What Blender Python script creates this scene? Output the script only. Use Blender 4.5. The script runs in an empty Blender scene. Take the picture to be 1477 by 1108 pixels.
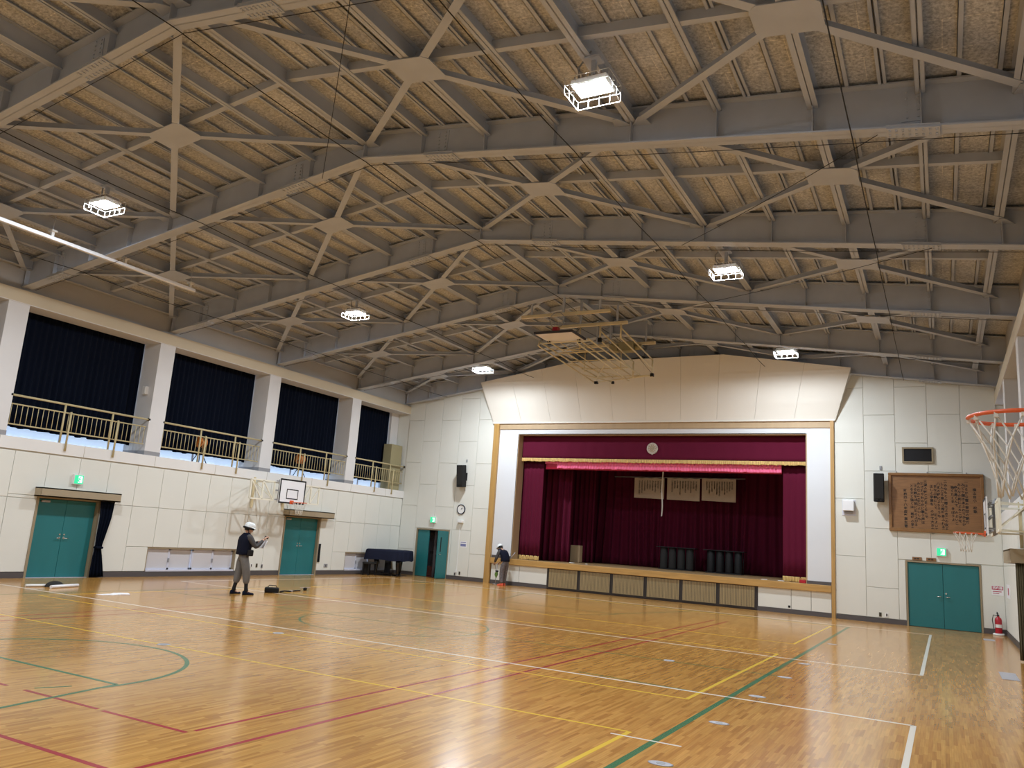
import bpy, bmesh, math, random
from mathutils import Vector, Matrix, Euler
R = math.radians
random.seed(7)
scene = bpy.context.scene
COL = scene.collection

# ------------------------------------------------------------------ camera, world, exposure
FPX, YAW, PITCH, ROLL, CAMZ = 1136.43, -0.5043, 0.1921, 0.0686, 1.8
def cam_axes():
    f = Vector((math.sin(YAW)*math.cos(PITCH), math.cos(YAW)*math.cos(PITCH), math.sin(PITCH)))
    r = Vector((math.cos(YAW), -math.sin(YAW), 0)); u = r.cross(f)
    return r*math.cos(ROLL)+u*math.sin(ROLL), -r*math.sin(ROLL)+u*math.cos(ROLL), f
_r, _u, _f = cam_axes()
cam = bpy.data.cameras.new('camera'); cam.sensor_width = 36; cam.lens = 36*FPX/1477; cam.clip_start = .05
camo = bpy.data.objects.new('camera', cam); COL.objects.link(camo)
camo.matrix_world = Matrix(((_r.x, _u.x, -_f.x, 0), (_r.y, _u.y, -_f.y, 0), (_r.z, _u.z, -_f.z, CAMZ), (0, 0, 0, 1)))
scene.camera = camo
w = bpy.data.worlds.new('world'); scene.world = w; w.use_nodes = True
w.node_tree.nodes['Background'].inputs[0].default_value = (.62, .75, 1, 1)
w.node_tree.nodes['Background'].inputs[1].default_value = 1.0
scene.view_settings.view_transform = 'Standard'; scene.view_settings.look = 'None'
scene.view_settings.gamma = 1; scene.view_settings.use_curve_mapping = False
scene.view_settings.exposure = 0.0
LAMP = 960.0          # radiance of the hall's LED high-bay lamps

# ------------------------------------------------------------------ hall dimensions (metres, camera above the origin)
XL, XR, YS, YB = -20.09, 1.54, 27.51, -5.0       # left wall, right wall, stage wall, rear wall
XC = -9.52
FRAMES = [6.456+4.4*k for k in range(-2, 5)] + [27.3]
def zb(x): return 8.72-(.149 if x < XC else .1345)*abs(x-XC)            # underside of the rafters
def zt(x): return 9.25-(.131 if x < XC else .119)*abs(x-XC)            # top of the rafters
def zd(x): return zt(x)+.06                      # underside of the roof deck

# ------------------------------------------------------------------ materials
MATS = {}
def mat(name, col, rough=.6, metal=0, bump=None, var=None, emit=None, sheen=0, spec=.5, coat=0, alpha=None, trans=0):
    m = bpy.data.materials.new(name); m.use_nodes = True; nt = m.node_tree; b = nt.nodes['Principled BSDF']
    b.inputs['Base Color'].default_value = (*col, 1); b.inputs['Roughness'].default_value = rough
    b.inputs['Metallic'].default_value = metal; b.inputs['Specular IOR Level'].default_value = spec
    if sheen: b.inputs['Sheen Weight'].default_value = sheen
    if coat: b.inputs['Coat Weight'].default_value = coat
    if trans: b.inputs['Transmission Weight'].default_value = trans
    if emit:
        b.inputs['Emission Color'].default_value = (*emit[0], 1); b.inputs['Emission Strength'].default_value = emit[1]
    tc = nt.nodes.new('ShaderNodeTexCoord')
    if var:      # (scale vector, amount, second scale)
        mp = nt.nodes.new('ShaderNodeMapping'); mp.inputs['Scale'].default_value = var[0]
        nt.links.new(tc.outputs['Object'], mp.inputs['Vector'])
        n = nt.nodes.new('ShaderNodeTexNoise'); n.inputs['Scale'].default_value = 1; n.inputs['Detail'].default_value = 4
        nt.links.new(mp.outputs[0], n.inputs['Vector'])
        r = nt.nodes.new('ShaderNodeMapRange'); r.inputs[1].default_value = .25; r.inputs[2].default_value = .75
        r.inputs[3].default_value = 1-var[1]; r.inputs[4].default_value = 1+var[1]
        nt.links.new(n.outputs['Fac'], r.inputs[0])
        mx = nt.nodes.new('ShaderNodeVectorMath'); mx.operation = 'SCALE'; mx.inputs[0].default_value = col
        nt.links.new(r.outputs[0], mx.inputs['Scale']); nt.links.new(mx.outputs[0], b.inputs['Base Color'])
    if bump:
        n2 = nt.nodes.new('ShaderNodeTexNoise'); n2.inputs['Scale'].default_value = bump[0]; n2.inputs['Detail'].default_value = 3
        nt.links.new(tc.outputs['Object'], n2.inputs['Vector'])
        bp = nt.nodes.new('ShaderNodeBump'); bp.inputs['Strength'].default_value = bump[1]; bp.inputs['Distance'].default_value = .01
        nt.links.new(n2.outputs['Fac'], bp.inputs['Height']); nt.links.new(bp.outputs[0], b.inputs['Normal'])
    MATS[name] = m; return m
mat('cream', (.745, .745, .68), .75, var=((.8, .8, .8), .03), bump=(60, .15))
mat('cream_gap', (.745, .745, .68), .9)
mat('sealant', (.46, .43, .35), .9)
mat('offwhite', (.78, .77, .74), .7, var=((1, 1, 1), .03))
mat('pillar', (.70, .69, .68), .75, var=((1, 1, 1), .03))
mat('beige', (.60, .52, .38), .75, var=((1, 1, 1), .04))
mat('soffit', (.80, .76, .68), .28, var=((.6, .6, .2), .02), spec=.35)
mat('panelwhite', (.70, .72, .745), .7, var=((1, 1, 1), .02))
mat('steel', (.455, .482, .535), .55, var=((2, 2, 2), .07), bump=(40, .05))
mat('eave', (.42, .41, .40), .8, var=((1, 1, 1), .05))
mat('base', (.085, .075, .075), .5)
mat('teal', (.015, .160, .170), .42, var=((3, 3, .8), .05))
mat('frame_brown', (.30, .24, .15), .5)
mat('pelmet', (.36, .29, .19), .55)
mat('olive', (.105, .09, .05), .6)
mat('wood_trim', (.46, .27, .085), .4, var=((14, 14, 1.2), .16))
mat('wood_edge', (.50, .29, .09), .35, var=((1.2, 14, 14), .2))
mat('stage_floor', (.42, .27, .13), .4, var=((2, 12, 2), .2))
mat('door_slat', (.33, .25, .125), .6, var=((22, 4, .6), .14))
mat('dark_frame', (.035, .028, .025), .5)
mat('jamb', (.47, .34, .20), .55, var=((6, 6, .8), .06))
mat('navy', (.0028, .005, .0125), 1.0, spec=.12)
mat('navy_cover', (.008, .011, .028), .8, spec=.2, bump=(14, .4))
mat('maroon', (.105, .0065, .026), .95, bump=(90, .1), spec=.2)
mat('pink', (.92, .17, .34), .6)
mat('gold', (.62, .42, .15), .55, var=((40, 40, 3), .3))
mat('black', (.009, .009, .010), .6, spec=.3)
mat('blackgloss', (.010, .010, .012), .2)
mat('charcoal', (.022, .021, .020), .8, spec=.3)
mat('paleyellow', (.70, .60, .38), .4)
mat('wingwhite', (.84, .81, .68), .4)
mat('railpaint', (.56, .47, .26), .4)
mat('white', (.82, .82, .80), .4)
mat('whitegloss', (.85, .86, .88), .25)
mat('rimred', (.72, .12, .035), .35)
mat('cord', (.72, .69, .62), .8)
mat('chrome', (.7, .7, .68), .25, 1)
mat('grey', (.30, .30, .31), .5)
mat('greyplate', (.42, .42, .46), .4)
mat('cable', (.02, .018, .016), .8)
mat('cloth', (.66, .54, .43), .9, var=((3, 3, 3), .08), bump=(20, .2))
mat('ink', (.03, .025, .02), .8)
mat('board', (.255, .125, .048), .45, var=((3, 3, 30), .2), bump=(30, .1))
mat('board_frame', (.24, .115, .036), .35, var=((10, 10, 10), .15))
mat('red', (.45, .012, .025), .3)
mat('crimson', (.45, .012, .06), .45)
mat('orange', (.75, .22, .03), .5)
mat('coral', (.85, .13, .07), .5)
mat('shirt', (.065, .06, .06), .9)
mat('trouser', (.145, .138, .13), .9, var=((9, 9, 9), .12))
mat('camo', (.14, .12, .12), .9, var=((25, 25, 25), .45))
mat('vest', (.006, .008, .020), .9, spec=.2)
mat('skin', (.55, .33, .23), .55)
mat('hair', (.012, .010, .009), .7)
mat('helmet', (.80, .84, .84), .25)
mat('green_thing', (.14, .28, .06), .6)
mat('paper', (.85, .84, .86), .8)
mat('emblem', (.52, .46, .40), .6, var=((18, 18, 18), .3))
mat('blue_notice', (.20, .22, .42), .6)
mat('exit_green', (.02, .42, .20), .4, emit=((.05, .75, .35), .8))
mat('exit_white', (.8, .9, .85), .4, emit=((.7, 1, .85), 1.0))
mat('led', (1, 1, 1), .4, emit=((.89, .97, 1.06), LAMP))
mat('window_daylight', (.7, .8, .9), .5, var=((2, 2, 2), .2), emit=((.52, .70, 1.0), .72))
mat('sash', (.62, .63, .72), .35)
mat('frosted', (.60, .585, .60), .45)
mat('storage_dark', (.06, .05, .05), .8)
mat('room_beyond', (.42, .40, .42), .7)
mat('olive_box', (.33, .29, .16), .6)
mat('red_brown', (.10, .03, .02), .6)
def line_mat(n, c): mat('line_'+n, c, .22)
line_mat('white', (.82, .78, .70)); line_mat('yellow', (.78, .52, .06)); line_mat('green', (.035, .17, .075)); line_mat('red', (.36, .025, .035))

def floor_mat():
    m = bpy.data.materials.new('floor_wood'); m.use_nodes = True; nt = m.node_tree; b = nt.nodes['Principled BSDF']; N = nt.nodes.new; L = nt.links.new
    tc = N('ShaderNodeTexCoord'); mp = N('ShaderNodeMapping'); mp.inputs['Rotation'].default_value = (0, 0, R(90))
    L(tc.outputs['Object'], mp.inputs['Vector'])
    sx = N('ShaderNodeSeparateXYZ'); L(tc.outputs['Object'], sx.inputs[0])
    def mth(op, a, b=None):
        n = N('ShaderNodeMath'); n.operation = op
        for i, q in enumerate((a, b)):
            if q is None: continue
            if isinstance(q, (int, float)): n.inputs[i].default_value = q
            else: L(q, n.inputs[i])
        return n.outputs[0]
    row = mth('FLOOR', mth('DIVIDE', sx.outputs[0], .038))
    w1 = N('ShaderNodeTexWhiteNoise'); w1.noise_dimensions = '1D'; L(row, w1.inputs['W'])
    seg = mth('FLOOR', mth('ADD', mth('DIVIDE', sx.outputs[1], .40), mth('MULTIPLY', w1.outputs['Value'], 17.0)))
    cb = N('ShaderNodeCombineXYZ'); L(row, cb.inputs[0]); L(seg, cb.inputs[1])
    w2 = N('ShaderNodeTexWhiteNoise'); w2.noise_dimensions = '2D'; L(cb.outputs[0], w2.inputs['Vector'])
    ra = N('ShaderNodeValToRGB'); e = ra.color_ramp.elements
    e[0].color = (.40, .185, .044, 1); e[1].color = (.60, .318, .084, 1)
    x = e.new(.35); x.color = (.495, .243, .059, 1); x = e.new(.75); x.color = (.545, .280, .070, 1)
    L(w2.outputs['Value'], ra.inputs['Fac'])
    mp2 = N('ShaderNodeMapping'); mp2.inputs['Scale'].default_value = (60, 2.2, 1); L(tc.outputs['Object'], mp2.inputs['Vector'])
    no = N('ShaderNodeTexNoise'); no.inputs['Scale'].default_value = 1; no.inputs['Detail'].default_value = 5; L(mp2.outputs[0], no.inputs['Vector'])
    no2 = N('ShaderNodeTexNoise'); no2.inputs['Scale'].default_value = .35; no2.inputs['Detail'].default_value = 3; L(tc.outputs['Object'], no2.inputs['Vector'])
    r1 = N('ShaderNodeMapRange'); r1.inputs[1].default_value = .3; r1.inputs[2].default_value = .7; r1.inputs[3].default_value = .86; r1.inputs[4].default_value = 1.14; L(no.outputs['Fac'], r1.inputs[0])
    r2 = N('ShaderNodeMapRange'); r2.inputs[1].default_value = .3; r2.inputs[2].default_value = .7; r2.inputs[3].default_value = .9; r2.inputs[4].default_value = 1.1; L(no2.outputs['Fac'], r2.inputs[0])
    mu = N('ShaderNodeMath'); mu.operation = 'MULTIPLY'; L(r1.outputs[0], mu.inputs[0]); L(r2.outputs[0], mu.inputs[1])
    sc = N('ShaderNodeVectorMath'); sc.operation = 'SCALE'; L(ra.outputs[0], sc.inputs[0]); L(mu.outputs[0], sc.inputs['Scale'])
    L(sc.outputs[0], b.inputs['Base Color'])
    b.inputs['Roughness'].default_value = .17; b.inputs['IOR'].default_value = 1.56
    n3 = N('ShaderNodeTexNoise'); n3.inputs['Scale'].default_value = 9; n3.inputs['Detail'].default_value = 2; L(mp2.outputs[0], n3.inputs['Vector']); n3.inputs['Scale'].default_value = .35
    bp = N('ShaderNodeBump'); bp.inputs['Strength'].default_value = .05; bp.inputs['Distance'].default_value = .004; L(n3.outputs['Fac'], bp.inputs['Height']); L(bp.outputs[0], b.inputs['Normal'])
    MATS['floor_wood'] = m
floor_mat()
def deck_mat():
    m = bpy.data.materials.new('deck'); m.use_nodes = True; nt = m.node_tree; b = nt.nodes['Principled BSDF']; N = nt.nodes.new; L = nt.links.new
    tc = N('ShaderNodeTexCoord')
    a = N('ShaderNodeTexNoise'); a.inputs['Scale'].default_value = 22; a.inputs['Detail'].default_value = 6; a.inputs['Roughness'].default_value = .75; L(tc.outputs['Object'], a.inputs['Vector'])
    c = N('ShaderNodeTexNoise'); c.inputs['Scale'].default_value = 1.3; c.inputs['Detail'].default_value = 3; L(tc.outputs['Object'], c.inputs['Vector'])
    br = N('ShaderNodeTexBrick'); br.inputs['Scale'].default_value = 1; br.inputs['Brick Width'].default_value = 1.8; br.inputs['Row Height'].default_value = .62; br.inputs['Mortar Size'].default_value = .006
    br.inputs['Color1'].default_value = (1, 1, 1, 1); br.inputs['Color2'].default_value = (.93, .93, .93, 1); br.inputs['Mortar'].default_value = (1.35, 1.3, 1.2, 1); L(tc.outputs['Object'], br.inputs['Vector'])
    ra = N('ShaderNodeValToRGB'); e = ra.color_ramp.elements; e[0].position = .36; e[0].color = (.29, .292, .295, 1); e[1].position = .62; e[1].color = (.665, .665, .66, 1); L(a.outputs['Fac'], ra.inputs['Fac'])
    r = N('ShaderNodeMapRange'); r.inputs[1].default_value = .3; r.inputs[2].default_value = .7; r.inputs[3].default_value = .85; r.inputs[4].default_value = 1.12; L(c.outputs['Fac'], r.inputs[0])
    mx = N('ShaderNodeVectorMath'); mx.operation = 'MULTIPLY'; L(ra.outputs[0], mx.inputs[0]); L(br.outputs['Color'], mx.inputs[1])
    sc = N('ShaderNodeVectorMath'); sc.operation = 'SCALE'; L(mx.outputs[0], sc.inputs[0]); L(r.outputs[0], sc.inputs['Scale']); L(sc.outputs[0], b.inputs['Base Color'])
    b.inputs['Roughness'].default_value = .95
    bp = N('ShaderNodeBump'); bp.inputs['Strength'].default_value = .4; bp.inputs['Distance'].default_value = .01; L(a.outputs['Fac'], bp.inputs['Height']); L(bp.outputs[0], b.inputs['Normal'])
    MATS['deck'] = m
deck_mat()

# ------------------------------------------------------------------ mesh helpers
class MB:
    def __init__(s): s.v = []; s.f = []; s.sm = []
    def add(s, vs, fs, smooth=False):
        o = len(s.v); s.v += [Vector(p) for p in vs]
        for f in fs: s.f.append([i+o for i in f]); s.sm.append(smooth)
        return s
    def box(s, x0, x1, y0, y1, z0, z1):
        return s.add([(x0,y0,z0),(x1,y0,z0),(x1,y1,z0),(x0,y1,z0),(x0,y0,z1),(x1,y0,z1),(x1,y1,z1),(x0,y1,z1)],
                     [(0,3,2,1),(4,5,6,7),(0,1,5,4),(1,2,6,5),(2,3,7,6),(3,0,4,7)])
    def cbox(s, c, d): return s.box(c[0]-d[0]/2, c[0]+d[0]/2, c[1]-d[1]/2, c[1]+d[1]/2, c[2]-d[2]/2, c[2]+d[2]/2)
    def rbox(s, c, d, b):      # box with chamfered edges
        bm = bmesh.new(); bmesh.ops.create_cube(bm, size=1)
        for v in bm.verts: v.co = Vector((v.co.x*d[0]+c[0], v.co.y*d[1]+c[1], v.co.z*d[2]+c[2]))
        bmesh.ops.bevel(bm, geom=bm.edges[:], offset=b, segments=2, affect='EDGES', profile=.5)
        bm.verts.index_update(); s.add([v.co.copy() for v in bm.verts], [[v.index for v in f.verts] for f in bm.faces]); bm.free(); return s
    def bar(s, p, q, wd, ht, up=(0,0,1)):      # rectangular bar from p to q
        p, q = Vector(p), Vector(q); d = (q-p).normalized(); u = Vector(up); sd = d.cross(u)
        if sd.length < 1e-6: sd = d.cross(Vector((1,0,0)))
        sd.normalize(); u = sd.cross(d); a, b = sd*wd/2, u*ht/2
        return s.add([p-a-b,p+a-b,p+a+b,p-a+b,q-a-b,q+a-b,q+a+b,q-a+b],[(0,1,2,3),(7,6,5,4),(0,4,5,1),(1,5,6,2),(2,6,7,3),(3,7,4,0)])
    def tube(s, pts, r, n=8, closed=False, caps=True):
        pts = [Vector(p) for p in pts]; k = len(pts); rs = r if isinstance(r, (list, tuple)) else [r]*k
        o = len(s.v); up = None
        for i, p in enumerate(pts):
            a = pts[(i-1) % k] if (i or closed) else p; b = pts[(i+1) % k] if (i < k-1 or closed) else p
            d = (b-a).normalized()
            if up is None:
                up = Vector((0,0,1)) if abs(d.z) < .9 else Vector((1,0,0))
            sd = d.cross(up).normalized(); up = sd.cross(d)
            for j in range(n):
                t = 2*math.pi*j/n; s.v.append(p+(sd*math.cos(t)+up*math.sin(t))*rs[i])
        for i in range(k if closed else k-1):
            for j in range(n):
                a, b = o+i*n, o+((i+1) % k)*n; s.f.append([a+j, a+(j+1)%n, b+(j+1)%n, b+j]); s.sm.append(True)
        if caps and not closed:
            s.f.append([o+j for j in reversed(range(n))]); s.sm.append(False); s.f.append([o+(k-1)*n+j for j in range(n)]); s.sm.append(False)
        return s
    def lathe(s, prof, c=(0,0,0), n=16, axis='z'):
        o = len(s.v); k = len(prof)
        for r, h in prof:
            for j in range(n):
                t = 2*math.pi*j/n; a, b = r*math.cos(t), r*math.sin(t)
                s.v.append(Vector(c)+(Vector((a,b,h)) if axis == 'z' else Vector((a,h,b)) if axis == 'y' else Vector((h,a,b))))
        for i in range(k-1):
            for j in range(n): s.f.append([o+i*n+j, o+i*n+(j+1)%n, o+(i+1)*n+(j+1)%n, o+(i+1)*n+j]); s.sm.append(True)
        s.f.append([o+j for j in range(n)]); s.sm.append(False); s.f.append([o+(k-1)*n+j for j in range(n)]); s.sm.append(False); return s
    def prism(s, poly, d):      # polygon (3D points) extruded by vector d
        n = len(poly); d = Vector(d); poly = [Vector(p) for p in poly]
        return s.add(poly+[p+d for p in poly], [list(range(n)), list(range(2*n-1, n-1, -1))]+[[i, (i+1)%n, n+(i+1)%n, n+i] for i in range(n)])
    def sheet(s, fn, nu, nv, smooth=True):
        return s.add([fn(i/nu, j/nv) for j in range(nv+1) for i in range(nu+1)],
                     [[j*(nu+1)+i, j*(nu+1)+i+1, (j+1)*(nu+1)+i+1, (j+1)*(nu+1)+i] for j in range(nv) for i in range(nu)], smooth)
    def xf(s, m):
        s.v = [m @ p for p in s.v]; return s
def wloc(o):
    p = Vector((0,0,0))
    while o: p += o.location; o = o.parent
    return p
def tag(o, label=None, cat=None, group=None, kind=None):
    if label: o['label'] = label
    if cat: o['category'] = cat
    if group: o['group'] = group
    if kind: o['kind'] = kind
    return o
def build(name, mb, m, parent=None, label=None, cat=None, group=None, kind=None, fix=True):
    me = bpy.data.meshes.new(name)
    lo = [min(p[i] for p in mb.v) for i in range(3)]; hi = [max(p[i] for p in mb.v) for i in range(3)]
    c = Vector(((lo[0]+hi[0])/2, (lo[1]+hi[1])/2, lo[2]))
    me.from_pydata([p-c for p in mb.v], [], mb.f)
    me.polygons.foreach_set('use_smooth', mb.sm)
    if fix:
        bm = bmesh.new(); bm.from_mesh(me); bmesh.ops.recalc_face_normals(bm, faces=bm.faces[:]); bm.to_mesh(me); bm.free()
    me.materials.append(MATS[m]); o = bpy.data.objects.new(name, me); COL.objects.link(o)
    if parent: o.parent = parent; o.location = c-wloc(parent)
    else: o.location = c
    return tag(o, label, cat, group, kind)
def empty(name, loc=(0,0,0), label=None, cat=None, group=None, kind=None):
    o = bpy.data.objects.new(name, None); COL.objects.link(o); o.location = loc; o.empty_display_size = .2
    return tag(o, label, cat, group, kind)
def inst(o, loc, parent=None):      # copy of a part at a new place, sharing its mesh
    c = o.copy(); COL.objects.link(c); c.parent = parent if parent else o.parent; c.location = Vector(loc)-(wloc(c.parent) if c.parent else Vector((0,0,0))); return c
def copy_tree(o, parent=None):
    c = o.copy(); COL.objects.link(c)
    if parent: c.parent = parent
    for ch in list(o.children): copy_tree(ch, c)
    return c
def text_mesh(body, size, align='CENTER'):
    cu = bpy.data.curves.new('t', 'FONT'); cu.body = body; cu.size = size; cu.align_x = align; cu.align_y = 'CENTER'; cu.resolution_u = 1; cu.offset = .022*size
    o = bpy.data.objects.new('t', cu); COL.objects.link(o)
    dg = bpy.context.evaluated_depsgraph_get(); dg.update(); me = o.evaluated_get(dg).to_mesh()
    r = ([v.co.copy() for v in me.vertices], [list(p.vertices) for p in me.polygons])
    o.evaluated_get(dg).to_mesh_clear(); bpy.data.objects.remove(o); bpy.data.curves.remove(cu); return r
_glyph = {}
def glyph(ch):
    if ch not in _glyph: _glyph[ch] = text_mesh(ch, 1.0)
    return _glyph[ch]
def write_columns(mb, cols, y, size, facing=-1):      # vertical writing on a plane facing -Y; cols = [(x, z_top, step, text)]
    for x, z, st, tx in cols:
        for i, ch in enumerate(tx):
            if ch in ' 　': continue
            vs, fs = glyph(ch); mb.add([(x+p.x*size, y, z-st*(i+.5)+p.y*size) for p in vs], fs)

# ------------------------------------------------------------------ FLOOR and its painted lines
floor = empty('floor', (XC, 11, 0), kind='structure')
build('floor_boards', MB().box(XL-.05, XR+.05, YB, YS+.05, -.2, 0), 'floor_wood', floor)
LZ = .0015
LW = {'white': .05, 'yellow': .04, 'green': .05, 'red': .05}
def line(c, p, q, wd=None):
    wd = wd or LW[c]; h = {'white': .0016, 'yellow': .0013, 'green': .0010, 'red': .0007}[c]
    build('court_line', MB().bar((*p, h/2), (*q, h/2), wd, h), 'line_'+c, floor, label=c+' painted court line')
def arc(c, ctr, r, a0=0, a1=360, wd=.05):
    n = 64; pts = []
    mb = MB(); h = .0009
    for i in range(n+1):
        a = R(a0+(a1-a0)*i/n)
        for rr in (r-wd/2, r+wd/2): mb.v.append(Vector((ctr[0]+rr*math.cos(a), ctr[1]+rr*math.sin(a), h)))
    for i in range(n): mb.f.append([2*i, 2*i+1, 2*i+3, 2*i+2]); mb.sm.append(False)
    build('court_arc', mb, 'line_'+c, floor, label=c+' painted court circle')
for y0, y1 in ((1.4, 10.69), (15.53, 24.78)):
    line('white', (-18.58, y0), (-.36, y0)); line('white', (-18.58, y1), (-.36, y1)); line('white', (-18.58, y0), (-18.58, y1)); line('white', (-.38, y0), (-.36, y1), .06)
line('white', (-2.9, 7.72), (-2.2, 7.72), .03)
for y0, y1 in ((1.9, 7.92), (10.12, 16.06), (18.2, 24.2)):
    line('yellow', (-16.23, y0), (-2.8, y0)); line('yellow', (-16.23, y1), (-2.8, y1)); line('yellow', (-16.23, y0), (-16.23, y1)); line('yellow', (-2.83, y0), (-2.78, y1), .05)
line('green', (-2.52, -1), (-2.36, 24.45), .07); line('green', (-16.6, -1), (-16.6, 24.45)); line('green', (-16.6, 24.45), (-2.4, 24.45)); line('green', (-16.6, 13.15), (-2.2, 13.15), .035)
line('green', (-11.3, 5.82), (-7.72, 5.82)); line('green', (-7.72, 5.82), (-6.6, 0)); line('green', (-11.3, 5.82), (-12.4, 0)); line('green', (-4.6, 10.86), (-2.86, 10.72), .03)
line('green', (-11.3, 20.48), (-7.72, 20.48)); line('green', (-7.72, 20.48), (-6.6, 24.45)); line('green', (-11.3, 20.48), (-12.4, 24.45)); line('green', (-8.05, 5.14), (-7.92, 5.45), .035)
arc('green', (-9.5, 13.15), 1.83, wd=.04); arc('green', (-9.5, 5.82), 1.83, -8, 188, .055); arc('green', (-9.5, 20.48), 1.83, 172, 368)
line('red', (-5.13, 3.98), (-5.1, 22)); line('red', (-5.67, 5.1), (-5.45, 22), .045); line('red', (-8.03, 5.03), (-6.88, 5.03), .045); line('red', (-6.8, 5.02), (-5.68, 5.02), .045); line('red', (-8.9, 5.03), (-8.33, 5.03), .045); line('red', (-9, 3.99), (-5.2, 3.99))
line('red', (-12.9, 3.98), (-12.9, 22)); line('red', (-13.4, 5.1), (-13.4, 22), .045)

# ------------------------------------------------------------------ LEFT WALL
def yz_box(x0, x1, y0, y1, z0, z1): return MB().box(x0, x1, y0, y1, z0, z1)
wl = empty('wall_left', (XL, 11, 0), kind='structure')
PW = .865; Y0P = 11.30
door_l = [(12.09, 13.72, 1.98), (20.8, 22.54, 1.98)]
low_win = [(15.50, 18.74), (24.2, 27.2)]
# backing behind the panels
mb = MB().box(XL-.35, XL-.03, YB, 12.04, 0, 3.125).box(XL-.35, XL-.03, 13.77, 15.45, 0, 3.125).box(XL-.35, XL-.03, 18.79, 20.75, 0, 3.125).box(XL-.35, XL-.03, 22.59, 24.15, 0, 3.125)
mb.box(XL-.35, XL-.03, 12.04, 13.77, 2.0, 3.125).box(XL-.35, XL-.03, 20.75, 22.59, 2.0, 3.125).box(XL-.35, XL-.03, 27.25, YS, 0, 3.125)
for a, b in low_win: mb.box(XL-.35, XL-.03, a-.05, b+.05, .84, 3.125).box(XL-.35, XL-.03, a-.05, b+.05, 0, .13)
build('backing', mb, 'cream_gap', wl)
cache = {}
def panel_y(y0, y1, z0, z1, x=XL, parent=None, sgn=1):      # wall panel facing +X (sgn 1) or -X
    k = ('y', round(y1-y0, 3), round(z1-z0, 3), sgn, parent.name); g = .0055
    if k in cache: return inst(cache[k], ((x-sgn*.02), (y0+y1)/2, z0+g), parent)
    o = build('panel', MB().rbox((x-sgn*.02, (y0+y1)/2, (z0+z1)/2), (.04, y1-y0-2*g, z1-z0-2*g), .006), 'cream', parent)
    cache[k] = o; return o
def holes(y0, y1, z0, z1, rects):      # subtract rectangles -> list of rectangles
    out = [(y0, y1, z0, z1)]
    for a, b, c, d in rects:
        nx = []
        for p in out:
            if b <= p[0] or a >= p[1] or d <= p[2] or c >= p[3]: nx.append(p); continue
            lo, hi = max(c, p[2]), min(d, p[3])
            if a > p[0]: nx.append((p[0], a, lo, hi))
            if b < p[1]: nx.append((b, p[1], lo, hi))
            if c > p[2]: nx.append((p[0], p[1], p[2], c))
            if d < p[3]: nx.append((p[0], p[1], d, p[3]))
        out = nx
    return [p for p in out if p[1]-p[0] > .04 and p[3]-p[2] > .04]
rects = [(a-.05, b+.05, 0, 2.03) for a, b, h in door_l]+[(a-.03, b+.03, .14, .83) for a, b in low_win]
k = -19
while Y0P+k*PW < YS:
    a, b = Y0P+k*PW, min(Y0P+(k+1)*PW, YS)
    for z0, z1 in ((.15, 1.95), (1.95, 3.09)):
        for p in holes(max(a, YB), b, z0, z1, rects): panel_y(*p, parent=wl)
    k += 1
build('ledge', MB().box(-21.1, XL+.035, YB, YS, 3.12, 3.42), 'offwhite', wl, label='pale gallery ledge with joints')
for yj in [13.05+2.2*i for i in range(-6, 7)]: build('ledge_joint', MB().box(XL+.034, XL+.037, yj-.006, yj+.006, 3.12, 3.42), 'sealant', wl)
build('header_beam', MB().box(-20.78, XL+.02, YB, YS, 6.74, 7.06), 'beige', wl, label='beige header beam over the gallery')
build('header_soffit', MB().box(-20.78, XL+.015, YB, YS, 6.72, 6.74), 'pillar', wl)
build('outer_wall', MB().box(-21.35, -21.12, YB, YS, 3.12, 9.5), 'eave', wl)
build('eave_wall', MB().box(-20.36, -20.2, YB, YS, 7.06, 8.2), 'eave', wl, label='taupe eave wall above the header')
PC = [f-.13 for f in FRAMES[:-1]]
for yc in PC:
    build('pillar', MB().box(-21.12, XL, yc-.26, yc+.26, 3.42, 6.73), 'pillar', wl)
    build('pillar_base', MB().box(-21.1, XL+.006, yc-.266, yc+.266, 3.42, 3.54), 'grey', wl)
build('end_pillar', MB().box(-21.12, -20.68, 27.0, YS, 3.42, 6.73), 'pillar', wl)
bb = empty('baseboard_left', (XL, 11, 0), kind='structure')
for a, b in ((YB, 12.04), (13.77, 20.75), (22.59, YS)): build('baseboard_run', MB().box(XL-.03, XL+.012, a, b, 0, .145), 'base', bb)
# low sliding windows
def low_window(n, y0, y1, npan):
    wdw = empty('window_%d' % n, (XL, (y0+y1)/2, .14), kind='structure')
    build('frame', MB().box(XL-.2, XL-.015, y0-.03, y1+.03, .79, .84).box(XL-.2, XL-.015, y0-.03, y0, .14, .8).box(XL-.2, XL-.015, y1, y1+.03, .14, .8), 'frame_brown', wdw)
    build('sill', MB().box(XL-.2, XL+.01, y0, y1, .14, .19), 'sash', wdw)
    st = (y1-y0)/npan
    for i in range(npan):
        a, b = y0+i*st, y0+(i+1)*st; xo = XL-.10-(.04 if i % 2 else 0)
        s = build('sash', MB().box(xo-.015, xo+.015, a, a+.05, .19, .79).box(xo-.015, xo+.015, b-.05, b, .19, .79).box(xo-.015, xo+.015, a, b, .19, .24).box(xo-.015, xo+.015, a, b, .74, .79), 'sash', wdw)
        build('pane', MB().box(xo-.005, xo+.005, a+.05, b-.05, .24, .74), 'frosted', s)
        if i % 2 == 0: build('latch', MB().rbox((xo+.03, b-.025, .46), (.03, .045, .12), .01), 'grey', s)
low_window(1, 15.50, 18.74, 4); low_window(2, 24.2, 27.2, 4)
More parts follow.
